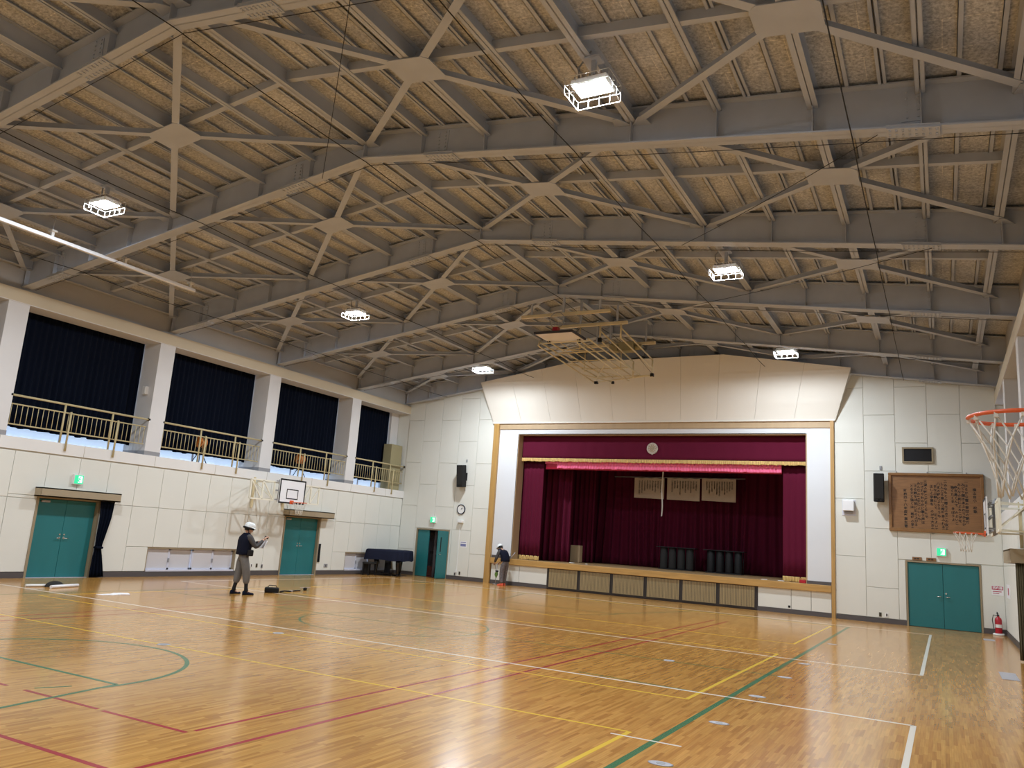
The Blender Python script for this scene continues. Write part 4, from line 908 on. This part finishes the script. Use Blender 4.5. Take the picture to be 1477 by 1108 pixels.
for yy in (20.05, 21.2, 22.2, 23.3, 24.4): m.tube([(-10.27, yy, 7.44-.02*(yy-20)), (-8.66, yy, 7.44-.02*(yy-20))], .02, 6)
build('main_frame', m, 'paleyellow', hg)
m = MB()
for (a, b) in (((-10.2, 20.6, 7.42), (-9.0, 21.2, 7.42)), ((-9.0, 20.6, 7.42), (-10.2, 21.2, 7.42)), ((-10.2, 22.2, 7.3), (-9.0, 24.4, 7.25)), ((-9.0, 22.2, 7.3), (-10.2, 24.4, 7.25)), ((-10.2, 23.3, 7.2), (-9.6, 24.4, 7.16)), ((-9.6, 20.1, 7.45), (-9.6, 24.4, 7.3))): m.tube([a, b], .014, 6)
build('diagonal_ties', m, 'paleyellow', hg)
m = MB()
for x in (-8.75, -8.1): m.tube([(x, 21.05, 8.2), (x, 21.05, 7.75)], .03, 6); m.tube([(x, 24.0, 7.75), (x, 24.0, 7.2)], .026, 6)
for x, z in ((-8.75, 8.0), (-8.75, 7.72), (-8.1, 8.05), (-8.1, 7.75)): m.tube([(x, 21.05, z), (x, 24.0, z-.28)], .024, 6)
m.tube([(-8.75, 24.0, 7.25), (-8.1, 24.0, 7.25)], .022, 6); m.tube([(-10.2, 24.4, 7.18), (-8.1, 24.0, 7.25)], .02, 6); m.tube([(-10.27, 23.5, 8.2), (-10.27, 23.5, 7.35)], .02, 6); m.tube([(-9.0, 23.5, 8.2), (-9.0, 23.5, 7.35)], .02, 6); m.tube([(-9.4, 21.05, 8.2), (-9.4, 21.05, 7.4)], .02, 6)
build('pivot_frame', m, 'paleyellow', hg)
build('hinges', MB().cbox((-8.1, 24.0, 7.26), (.1, .12, .1)).cbox((-10.2, 24.4, 7.16), (.12, .1, .08)).cbox((-9.6, 24.4, 7.14), (.08, .08, .08)).cbox((-8.75, 21.05, 7.72), (.1, .1, .12)).cbox((-9.0, 20.1, 7.46), (.08, .1, .1)).cbox((-9.95, 20.1, 7.46), (.08, .1, .1)), 'black', hg)
build('winch_motor', MB().rbox((-8.72, 23.3, 8.05), (.5, .35, .3), .02).rbox((-9.15, 23.3, 8.03), (.28, .3, .24), .02).lathe([(.09, -.1), (.09, .1)], (-8.35, 23.3, 8.03), 14, 'x'), 'olive_box', hg)
build('lift_cable', MB().tube([(-9.15, 23.3, 8.1), (-9.4, 21.05, 8.12), (-9.4, 20.1, 7.5)], .006, 5).tube([(-8.1, 24.0, 7.3), (-8.6, 23.4, 8.0)], .006, 5), 'cable', hg)

# ------------------------------------------------------------------ covered grand piano
pn = empty('covered_piano', (-19.5, 26.3, 0), 'grand piano under a dark navy cover in the corner', 'piano')
def pc_(x, y): return (x, y)
out = [(-19.95, 25.25), (-19.85, 25.1), (-18.75, 25.55), (-18.52, 25.75), (-18.50, 26.25), (-18.75, 26.75), (-19.2, 27.05), (-19.75, 27.05), (-19.98, 26.7)]
def ring_at(z, k, jit=0): 
    cx, cy = -19.25, 26.15; r = []
    for i, (x, y) in enumerate(out):
        r.append(Vector((cx+(x-cx)*k, cy+(y-cy)*k, z+(jit*math.sin(i*2.3) if jit else 0))))
    return r
def loft(mb, rings, cap=True):
    n = len(rings[0]); o = len(mb.v)
    for r in rings: mb.v += r
    for i in range(len(rings)-1):
        for j in range(n): mb.f.append([o+i*n+j, o+i*n+(j+1)%n, o+(i+1)*n+(j+1)%n, o+(i+1)*n+j]); mb.sm.append(True)
    if cap: mb.f.append([o+(len(rings)-1)*n+j for j in range(n)]); mb.sm.append(True)
mb = MB()
# densify outline for folds
def dens(r, m=8, amp=0.0, ph=0):
    q = []; n = len(r)
    for i in range(n):
        for k in range(m):
            p = r[i].lerp(r[(i+1) % n], k/m); d = Vector((p.x+19.25, p.y-26.15, 0)).normalized(); q.append(p+d*amp*math.sin((i*m+k)*1.35+ph)+Vector((0, 0, .5*amp*math.sin((i*m+k)*.7))))
    return q
loft(mb, [dens(ring_at(.60, 1.03), 8, .03), dens(ring_at(.75, 1.02), 8, .02), dens(ring_at(.93, 1.0), 8, .006), dens(ring_at(.985, .985), 8, 0), dens(ring_at(1.0, .94), 8, 0)])
build('cover', mb, 'navy_cover', pn)
mb = MB(); loft(mb, [dens(ring_at(.62, .93), 2), dens(ring_at(.9, .93), 2)]); build('case', mb, 'blackgloss', pn)
for x, y in ((-19.6, 25.5), (-18.85, 25.9), (-19.35, 26.75)):
    build('leg', MB().lathe([(.05, .10), (.055, .15), (.09, .5), (.10, .64)], (x, y, 0), 12).lathe([(.045, .0), (.05, .05), (.03, .1)], (x, y, 0), 10), 'blackgloss', pn)
build('pedal_lyre', MB().box(-19.35, -19.1, 25.72, 25.78, .12, .62).box(-19.42, -19.02, 25.6, 25.8, .08, .14).tube([(-19.28, 25.6, .1), (-19.28, 25.5, .09)], .012, 6).tube([(-19.18, 25.6, .1), (-19.18, 25.5, .09)], .012, 6), 'blackgloss', pn)
build('dolly', MB().bar((-19.6, 25.5, .03), (-19.2, 26.1, .03), .06, .04).bar((-18.85, 25.9, .03), (-19.2, 26.1, .03), .06, .04).bar((-19.35, 26.75, .03), (-19.2, 26.1, .03), .06, .04), 'black', pn)
bn = empty('piano_bench', (-19.72, 25.0, 0), 'black piano bench pushed under the covered piano', 'bench')
build('seat', MB().rbox((-19.62, 25.12, .46), (.34, .5, .08), .02), 'charcoal', bn)
for a in (-.13, .13):
    for b in (-.2, .2): build('leg', MB().bar((-19.62+a, 25.12+b, 0), (-19.62+a, 25.12+b, .43), .04, .04, (0, 1, 0)), 'black', bn)
build('side_board', MB().box(-19.79, -19.77, 24.9, 25.34, .06, .42), 'charcoal', bn)

# ------------------------------------------------------------------ things left on the floor
th = empty('floor_tool', (-17.8, 11.3, 0), 'white tube and dark tool bag on the floor near green door', 'tool')
build('tube', MB().tube([(-17.95, 10.85, .03), (-17.9, 11.3, .03)], .03, 8), 'white', th); build('bag', MB().sheet(lambda u, v: (-17.85+.12*math.cos(u*2*math.pi)*math.cos(v*1.5), 11.45+.22*math.sin(u*2*math.pi)*math.cos(v*1.5), .13*math.sin(v*1.5)), 16, 6), 'charcoal', th)
build('paper_roll', MB().tube([(-17.5, 11.15, .035), (-17.75, 11.95, .035)], .035, 10), 'paper', None, 'white roll lying on the floor near green door', 'roll')
pp = empty('paper_stack', (-15.9, 11.55, 0), 'loose white papers on the floor on the yellow line', 'papers')
for i in range(4): build('sheet', MB().box(-.11, .11, -.16, .16, 0, .006+.004*i).xf(Matrix.Translation((-15.95+.05*(i % 2), 11.42+.13*i, .001)) @ Matrix.Rotation(R(20*i), 4, 'Z')), 'paper', pp)
bk_ = empty('tool_bag', (-15.2, 15.6, 0), 'flat black tool bag on floor right of the standing worker', 'bag')
build('body', MB().rbox((0, 0, .065), (.22, .36, .13), .03).xf(Matrix.Translation((-15.2, 15.55, 0)) @ Matrix.Rotation(R(-45), 4, 'Z')), 'black', bk_); build('handle', MB().tube([(-15.3, 15.5, .13), (-15.27, 15.52, .18), (-15.12, 15.6, .18), (-15.1, 15.62, .13)], .01, 6), 'charcoal', bk_)
tp = empty('tool_strap', (-15.25, 16.3, 0), 'black strap and cord trailing on the floor beside tool bag', 'strap')
build('strap', MB().tube([(-15.15, 15.8, .015), (-15.2, 16.0, .03), (-15.18, 16.2, .012), (-15.25, 16.45, .02), (-15.3, 16.7, .012)], .02, 6), 'black', tp); build('buckle', MB().rbox((-15.2, 16.25, .02), (.06, .1, .03), .008), 'greyplate', tp)
ms = empty('measuring_tape', (-15.4, 17.0, 0), 'small black and silver measuring device on the floor', 'measuring tape')
build('case', MB().rbox((-15.4, 17.0, .04), (.07, .09, .08), .015), 'black', ms); build('blade', MB().box(-15.41, -15.39, 16.8, 17.2, .068, .082), 'greyplate', ms)

# ------------------------------------------------------------------ PEOPLE
def skin(name, nodes, chains, m, parent, M, sub=2, caps=None):
    """nodes {k:(x,y,z,r)}; chains = lists of node keys; the first key of the first chain is the root"""
    me = bpy.data.meshes.new(name); keys = list(nodes); idx = {k: i for i, k in enumerate(keys)}
    edges = set(); roots = set()
    for ch in chains:
        for a, b in zip(ch, ch[1:]): edges.add((idx[a], idx[b]))
    pts = [M @ Vector(nodes[k][:3]) for k in keys]; base = wloc(parent)
    me.from_pydata([p-base for p in pts], list(edges), [])
    o = bpy.data.objects.new(name, me); COL.objects.link(o); o.parent = parent
    sk = o.modifiers.new('skin', 'SKIN'); sk.use_smooth_shade = True; sk.branch_smoothing = .6
    if not me.skin_vertices: raise RuntimeError('no skin layer')
    seen = {}
    for i, k in enumerate(keys):
        r = nodes[k][3]; r = r if isinstance(r, tuple) else (r, r); me.skin_vertices[0].data[i].radius = r; me.skin_vertices[0].data[i].use_root = False
    # one root per connected island
    adj = {i: [] for i in range(len(keys))}
    for a, b in edges: adj[a].append(b); adj[b].append(a)
    done = set()
    for i in range(len(keys)):
        if i in done: continue
        me.skin_vertices[0].data[i].use_root = True; st = [i]
        while st:
            q = st.pop()
            if q in done: continue
            done.add(q); st += adj[q]
    ss = o.modifiers.new('smooth', 'SUBSURF'); ss.levels = sub; ss.render_levels = sub
    me.materials.append(MATS[m]); return o
def V3(p, q, t): return tuple(p[i]+(q[i]-p[i])*t for i in range(3))
def hand_nodes(nd, ch, pre, wrist, d, up, side):
    """palm and five fingers: d = direction of the hand, side = thumb side"""
    w, d, up, side = Vector(wrist), Vector(d).normalized(), Vector(up).normalized(), Vector(side).normalized()
    nd[pre+'w'] = (*w, .027); nd[pre+'p1'] = (*(w+d*.045), (.036, .02)); nd[pre+'p2'] = (*(w+d*.085), (.038, .017)); ch.append([pre+'w', pre+'p1', pre+'p2'])
    for i, (o, l) in enumerate(((.028, .07), (.010, .078), (-.010, .072), (-.028, .055))):
        b = w+d*.082+side*o; k = pre+'f%d' % i
        nd[k+'a'] = (*b, .0095); nd[k+'b'] = (*(b+d*l*.5-up*.006), .009); nd[k+'c'] = (*(b+d*l*.78-up*.028), .008); nd[k+'d'] = (*(b+d*l*.85-up*.05), .007); ch.append([k+'a', k+'b', k+'c', k+'d'])
    b = w+d*.03+side*.026; k = pre+'t'
    nd[k+'a'] = (*b, .012); nd[k+'b'] = (*(b+d*.03+side*.025-up*.008), .0105); nd[k+'c'] = (*(b+d*.06+side*.025-up*.022), .009); ch.append([k+'a', k+'b', k+'c'])
def head_mesh(parent, M, c, s=1.0):
    """head with brow, nose, mouth, chin and ears; faces local +X; c = centre"""
    bm = bmesh.new(); bmesh.ops.create_uvsphere(bm, u_segments=24, v_segments=18, radius=1)
    for v in bm.verts:
        x, y, z = v.co
        px, py, pz = x*.098, y*.076, z*.118
        if z < 0: k = 1+.28*z; py *= k; px *= (1+.12*z) if x > 0 else (1+.35*z)
        if x > .6: px = .098*(.6+.4*(x-.6)/.4*.72+.4*.1)
        if x > .7 and abs(y) < .2 and -.42 < z < .12: px += .020*(1-abs(y)/.2)*(1-abs(z+.2)/.35 if abs(z+.2) < .35 else 0)
        if x > .6 and .12 < abs(y) < .55 and -.02 < z < .22: px -= .008
        if x > .7 and abs(y) < .35 and -.62 < z < -.48: px -= .004
        v.co = (px, py, pz)
    for sy in (-1, 1):
        r = bmesh.ops.create_uvsphere(bm, u_segments=8, v_segments=6, radius=1)
        for v in r['verts']: v.co = Vector((v.co.x*.018-.005, sy*.078+v.co.y*.008, v.co.z*.03-.01))
    mb = MB(); bm.verts.index_update(); mb.add([M @ (Vector(c)+v.co*s) for v in bm.verts], [[v.index for v in f.verts] for f in bm.faces], True); bm.free(); return mb
def hair_mesh(M, c, s=1.0):
    mb = MB()
    def fn(u, v):
        t = 2*math.pi*u; ph = math.pi*(.02+.62*v); f = math.sin(ph)
        x, y, z = f*math.cos(t), f*math.sin(t), math.cos(ph)
        cut = 1.0 if x < .15 else .82
        return M @ (Vector(c)+Vector((x*.107, y*.086, .01+max(z, -.55 if x < .2 else .25)*.122))*s)
    return mb.sheet(fn, 24, 12)
def helmet_mesh(M, c, s=1.0):
    mb = MB(); prof = [(.0, .155), (.05, .150), (.095, .128), (.118, .09), (.126, .045), (.128, .035), (.150, .025)]
    n = 28
    for i, (r, h) in enumerate(prof):
        for j in range(n):
            t = 2*math.pi*j/n; k = 1.12 if math.cos(t) > 0 else 1.06; rr = r
            if i == len(prof)-1: rr = .127+(.026 if math.cos(t) > .3 else .0)
            mb.v.append(M @ (Vector(c)+Vector((rr*k*math.cos(t), rr*.95*math.sin(t), h+.0))*s))
    for i in range(len(prof)-1):
        for j in range(n): mb.f.append([i*n+j, i*n+(j+1)%n, (i+1)*n+(j+1)%n, (i+1)*n+j]); mb.sm.append(True)
    return mb
def shoe(mb, M, ank, d, L=.27):
    a, d = Vector(ank), Vector(d).normalized(); sd = Vector((-d.y, d.x, 0)); g = Vector((a.x, a.y, 0))
    def sec(t, w, h): 
        c = g+d*(t*L-.075); return [c-sd*w, c-sd*w*.9+Vector((0, 0, h*.6)), c-sd*w*.4+Vector((0, 0, h)), c+sd*w*.4+Vector((0, 0, h)), c+sd*w*.9+Vector((0, 0, h*.6)), c+sd*w]
    R_ = [sec(0, .028, .08), sec(.1, .038, .10), sec(.3, .042, .105), sec(.5, .046, .075), sec(.75, .05, .055), sec(.93, .04, .045), sec(1, .02, .03)]
    o = len(mb.v)
    for r in R_: mb.v += [M @ p for p in r]
    for i in range(len(R_)-1):
        for j in range(6): mb.f.append([o+i*6+j, o+i*6+(j+1)%6, o+(i+1)*6+(j+1)%6, o+(i+1)*6+j]); mb.sm.append(True)
    mb.f.append([o+j for j in range(6)]); mb.sm.append(False); mb.f.append([o+len(R_)*6-6+j for j in range(6)]); mb.sm.append(False)

# --- person with a white helmet, standing, looking at a device held in both hands
def person_standing():
    P = empty('person', (-15.1, 14.37, 0), 'person in white helmet, navy vest and grey trousers looking at a handheld device', 'person')
    M = Matrix.Translation((-15.1, 14.37, 0)) @ Matrix.Rotation(R(70), 4, 'Z')      # local +X forward, +Y left
    hipL, hipR = (-.02, .09, .90), (-.02, -.09, .90); kneeL, kneeR = (-.02, .13, .49), (.07, -.12, .49); ankL, ankR = (-.09, .15, .10), (.10, -.14, .10)
    pel, wai, che, nec, hd = (-.02, 0, .93), (-.02, 0, 1.08), (-.015, 0, 1.28), (0, 0, 1.43), (.045, 0, 1.545)
    shL, shR = (0, .185, 1.385), (0, -.185, 1.385); elL, elR = (.17, .20, 1.12), (.16, -.27, 1.14); wrL, wrR = (.37, -.02, 1.29), (.38, -.20, 1.34)
    nd = {'pel': (*pel, .095), 'wai': (*wai, .092), 'che': (*che, .10), 'nb': (-.005, 0, 1.38, .062), 'nec': (*nec, .056), 'hb': (.02, 0, 1.48, .052)}
    ch = [['pel', 'wai', 'che', 'nb', 'nec', 'hb']]
    for s, sh, el, wr, hp, kn, an in (('L', shL, elL, wrL, hipL, kneeL, ankL), ('R', shR, elR, wrR, hipR, kneeR, ankR)):
        nd['sh'+s] = (*sh, .048); nd['ua'+s] = (*V3(sh, el, .5), .048); nd['el'+s] = (*el, .042); nd['fa'+s] = (*V3(el, wr, .4), .041); nd['wr'+s] = (*wr, .029)
        nd['hi'+s] = (*hp, .088); nd['th'+s] = (*V3(hp, kn, .5), .076); nd['kn'+s] = (*kn, .058); nd['ca'+s] = (*V3(kn, an, .35), .056); nd['an'+s] = (*an, .038)
        nd['he'+s] = (an[0]+.05, an[1], .05, .036); nd['to'+s] = (an[0]+.14, an[1], .035, .03)
        ch += [['nb', 'sh'+s, 'ua'+s, 'el'+s, 'fa'+s, 'wr'+s], ['pel', 'hi'+s, 'th'+s, 'kn'+s, 'ca'+s, 'an'+s, 'he'+s, 'to'+s]]
    for s, wr, el, sd in (('L', wrL, elL, -1), ('R', wrR, elR, 1)):
        d = Vector(wr)-Vector(el); d.y *= .3; hand_nodes(nd, ch, 'h'+s, wr, d, (-.2, 0, 1), (0, sd, .3))
    skin('body', nd, ch, 'skin', P, M, 2)
    MT = M @ Matrix.Translation((.045, 0, 1.555)) @ Matrix.Rotation(R(-16), 4, 'Z') @ Matrix.Rotation(R(14), 4, 'Y')
    build('head', head_mesh(P, MT, (0, 0, 0)), 'skin', P); build('hair', hair_mesh(MT, (-.005, 0, .005)), 'hair', P, fix=False)
    hm = build('helmet', helmet_mesh(MT, (-.005, 0, .03)), 'helmet', P, fix=False)
    build('helmet_band', MB().tube([MT @ Vector((-.02+.122*math.cos(t), .112*math.sin(t), .03)) for t in [2*math.pi*i/20 for i in range(20)]], .026, 6, True).tube([MT @ Vector(p) for p in ((-.03, .10, .04), (.01, .075, -.07), (.04, 0, -.12), (.01, -.075, -.07), (-.03, -.10, .04))], .008, 5), 'black', hm)
    # vest
    build_vest(P, M, [(.945, .185, .15, -.02), (.965, .205, .165, -.02), (1.04, .20, .155, -.02), (1.15, .197, .148, -.02), (1.28, .215, .150, -.015), (1.37, .215, .132, -.005), (1.42, .165, .10, 0), (1.455, .09, .085, .0), (1.475, .075, .072, .005)], 'vest')
    tr_ = {'pel': (-.02, 0, 1.02, .135), 'p2': (-.02, 0, .93, .14)}; cc = [['pel', 'p2']]
    for s, hp, kn, an in (('L', hipL, kneeL, ankL), ('R', hipR, kneeR, ankR)):
        tr_['h'+s] = (hp[0], hp[1], .86, .112); tr_['t'+s] = (*V3(hp, kn, .5), .108); tr_['k'+s] = (*kn, .10); tr_['c'+s] = (*V3(kn, an, .42), .09); tr_['e'+s] = (*V3(kn, an, .62), .062)
        cc += [['p2', 'h'+s, 't'+s, 'k'+s, 'c'+s, 'e'+s]]
    skin('trousers', tr_, cc, 'trouser', P, M, 2)
    for s, sh, el, wr in (('L', shL, elL, wrL), ('R', shR, elR, wrR)):
        skin('sleeve', {'0': (*V3(sh, (0, 0, 1.38), .45), .07), 'a': (*sh, .082), 'b': (*V3(sh, el, .5), .066), 'c': (*el, .060), 'd': (*V3(el, wr, .5), .054), 'e': (*V3(el, wr, .88), .040)}, [['0', 'a', 'b', 'c', 'd', 'e']], 'shirt', P, M, 2)
    for kn, an in ((kneeL, ankL), (kneeR, ankR)):
        skin('sock', {'a': (*V3(kn, an, .5), .058), 'b': (*V3(kn, an, .8), .046), 'c': (an[0], an[1], .11, .056), 'd': (an[0]+.03, an[1], .06, .052)}, [['a', 'b', 'c', 'd']], 'black', P, M, 2)
    for an in (ankL, ankR):
        m = MB(); shoe(m, M, an, (1, .1 if an[1] > 0 else -.15, 0)); build('shoe', m, 'vest', P)
    build('belt', MB().tube([M @ Vector((-.02+.128*math.cos(t), .170*math.sin(t), 1.0)) for t in [2*math.pi*i/20 for i in range(20)]], .022, 6, True), 'black', P)
    build('tool_pouch', MB().rbox((.06, -.20, 1.0), (.15, .09, .15), .025).xf(M), 'black', P)
    dv = empty('handheld_device', tuple(M @ Vector((.49, -.1, 1.38))), 'small black device held up by the standing worker', 'device')
    build('case', MB().rbox((.47, -.11, 1.385), (.03, .16, .075), .01).xf(M), 'black', dv); build('screen', MB().box(.452, .456, -.17, -.05, 1.36, 1.41).xf(M), 'charcoal', dv)
    cb = empty('clipboard', tuple(M @ Vector((.36, 0, 1.22))), 'white clipboard sheet held under the device by standing worker', 'clipboard')
    mm_ = M @ Matrix.Translation((.40, -.12, 1.22)) @ Matrix.Rotation(R(-62), 4, 'Y')
    build('sheet', MB().box(-.11, .11, -.15, .15, -.004, .004).xf(mm_), 'paper', cb); build('clip', MB().box(.08, .11, -.04, .04, .004, .012).xf(mm_), 'greyplate', cb)
def build_vest(P, M, prof, m, bend=None):
    mb = MB(); n = 24
    for z, ry, rx, x in prof:
        for j in range(n):
            t = 2*math.pi*j/n; c, s = math.cos(t), math.sin(t); e = .75
            p = Vector((x+rx*math.copysign(abs(c)**e, c), ry*math.copysign(abs(s)**e, s), z)); mb.v.append(M @ (bend(p) if bend else p))
    for i in range(len(prof)-1):
        for j in range(n): mb.f.append([i*n+j, i*n+(j+1)%n, (i+1)*n+(j+1)%n, (i+1)*n+j]); mb.sm.append(True)
    o = build('vest', mb, m, P); return o
person_standing()

# --- person bending towards the stage frame
def person_bending():
    P = empty('person', (-14.68, 26.95, 0), 'person bending by the stage frame in white cap, dark vest and red shoes', 'person')
    M = Matrix.Translation((-14.68, 26.95, 0)) @ Matrix.Rotation(R(160), 4, 'Z') @ Matrix.Diagonal((.96, .96, .96, 1))
    hipL, hipR = (-.06, .09, .88), (-.06, -.09, .88); kneeL, kneeR = (-.01, .11, .48), (.03, -.10, .48); ankL, ankR = (-.05, .12, .10), (.05, -.10, .10)
    pel, wai, che, nb, nec = (-.06, 0, .92), (-.02, 0, 1.06), (.07, 0, 1.23), (.15, 0, 1.34), (.20, 0, 1.38); hc = (.28, 0, 1.42)
    shL, shR = (.13, .18, 1.30), (.13, -.18, 1.30); elL, elR = (.20, .25, 1.03), (.16, -.27, 1.04); wrL, wrR = (.38, .17, .86), (.34, -.10, .88)
    nd = {'pel': (*pel, .095), 'wai': (*wai, .092), 'che': (*che, .10), 'nb': (*nb, .062), 'nec': (*nec, .055), 'hb': (.235, 0, 1.40, .05)}
    ch = [['pel', 'wai', 'che', 'nb', 'nec', 'hb']]
    for s, sh, el, wr, hp, kn, an in (('L', shL, elL, wrL, hipL, kneeL, ankL), ('R', shR, elR, wrR, hipR, kneeR, ankR)):
        nd['sh'+s] = (*sh, .048); nd['ua'+s] = (*V3(sh, el, .5), .048); nd['el'+s] = (*el, .042); nd['fa'+s] = (*V3(el, wr, .4), .041); nd['wr'+s] = (*wr, .029)
        nd['hi'+s] = (*hp, .088); nd['th'+s] = (*V3(hp, kn, .5), .076); nd['kn'+s] = (*kn, .058); nd['ca'+s] = (*V3(kn, an, .35), .056); nd['an'+s] = (*an, .038)
        nd['he'+s] = (an[0]+.05, an[1], .05, .036); nd['to'+s] = (an[0]+.14, an[1], .035, .03)
        ch += [['nb', 'sh'+s, 'ua'+s, 'el'+s, 'fa'+s, 'wr'+s], ['pel', 'hi'+s, 'th'+s, 'kn'+s, 'ca'+s, 'an'+s, 'he'+s, 'to'+s]]
    for s, wr, el, sd in (('L', wrL, elL, -1), ('R', wrR, elR, 1)): hand_nodes(nd, ch, 'h'+s, wr, Vector(wr)-Vector(el), (1, 0, .6), (0, sd, .2))
    skin('body', nd, ch, 'skin', P, M, 2)
    MH = M @ Matrix.Translation(hc) @ Matrix.Rotation(R(35), 4, 'Y')
    build('head', head_mesh(P, MH, (0, 0, 0)), 'skin', P); build('hair', hair_mesh(MH, (-.005, 0, .005)), 'hair', P, fix=False); build('helmet', helmet_mesh(MH, (0, 0, .03)), 'helmet', P, fix=False)
    def bend(p):      # lean the torso forwards with height
        t = max(0, (p.z-.95)/.5); return Vector((p.x-.05+.24*t*t+.03*t, p.y, .95+(p.z-.95)*(1-.13*t)))
    build_vest(P, M, [(.93, .175, .14, 0), (.95, .185, .148, 0), (1.04, .182, .14, 0), (1.16, .186, .14, -.01), (1.30, .205, .145, -.01), (1.39, .20, .13, 0), (1.44, .15, .10, .01), (1.475, .085, .08, .02)], 'vest', bend)
    tr_ = {'pel': (-.05, 0, 1.0, .135), 'p2': (-.06, 0, .91, .14)}; cc = [['pel', 'p2']]
    for s, hp, kn, an in (('L', hipL, kneeL, ankL), ('R', hipR, kneeR, ankR)):
        tr_['h'+s] = (hp[0], hp[1], .84, .108); tr_['t'+s] = (*V3(hp, kn, .5), .104); tr_['k'+s] = (*kn, .09); tr_['c'+s] = (*V3(kn, an, .5), .085); tr_['e'+s] = (*V3(kn, an, 1.06), .08)
        cc += [['p2', 'h'+s, 't'+s, 'k'+s, 'c'+s, 'e'+s]]
    skin('trousers', tr_, cc, 'camo', P, M, 2)
    for s, sh, el, wr in (('L', shL, elL, wrL), ('R', shR, elR, wrR)):
        skin('sleeve', {'0': (*V3(sh, nb, .45), .07), 'a': (*sh, .082), 'b': (*V3(sh, el, .5), .066), 'c': (*el, .060), 'd': (*V3(el, wr, .5), .054), 'e': (*V3(el, wr, .88), .040)}, [['0', 'a', 'b', 'c', 'd', 'e']], 'shirt', P, M, 2)
    for an in (ankL, ankR):
        m = MB(); shoe(m, M, an, (1, .25 if an[1] > 0 else -.1, 0)); build('shoe', m, 'coral', P, label='bright red shoe')
    hk = empty('hammer', tuple(M @ Vector((-.28, -.22, 1.0))), 'long handled tool on the back of the bending worker', 'tool')
    build('handle', MB().tube([M @ Vector(p) for p in ((-.05, -.2, .98), (-.36, -.22, 1.30))], .014, 6), 'greyplate', hk); build('head', MB().rbox((0, 0, 0), (.04, .04, .12), .01).xf(M @ Matrix.Translation((-.05, -.2, .97))), 'black', hk)
    gb = empty('green_bag', tuple(M @ Vector((.40, .1, .32))), 'small green bag hanging from the hand of the bending worker', 'bag')
    build('strap', MB().tube([M @ Vector(p) for p in ((.40, .13, .80), (.37, .12, .65), (.33, .1, .52))], .006, 5), 'black', gb)
    build('pouch', MB().prism([M @ Vector(p) for p in ((.28, .10, .54), (.40, .10, .47), (.42, .10, .38), (.33, .10, .26), (.24, .10, .40))], (0, .05, 0)), 'green_thing', gb); build('flap', MB().rbox((.30, .09, .53), (.12, .09, .06), .02).xf(M), 'black', gb)
    rd = build('measuring_rod', MB().tube([M @ Vector(p) for p in ((.44, .02, .80), (.50, 0, .03))], .012, 6).rbox((0, 0, 0), (.34, .1, .03), .01).xf(Matrix.Identity(4)) if False else MB().tube([M @ Vector(p) for p in ((.43, -.02, .84), (.48, -.02, .03))], .012, 6).tube([M @ Vector(p) for p in ((.36, -.02, .018), (.62, -.02, .018))], .018, 6), 'greyplate', None, 'thin rod with a flat foot held by the bending worker', 'rod')
person_bending()
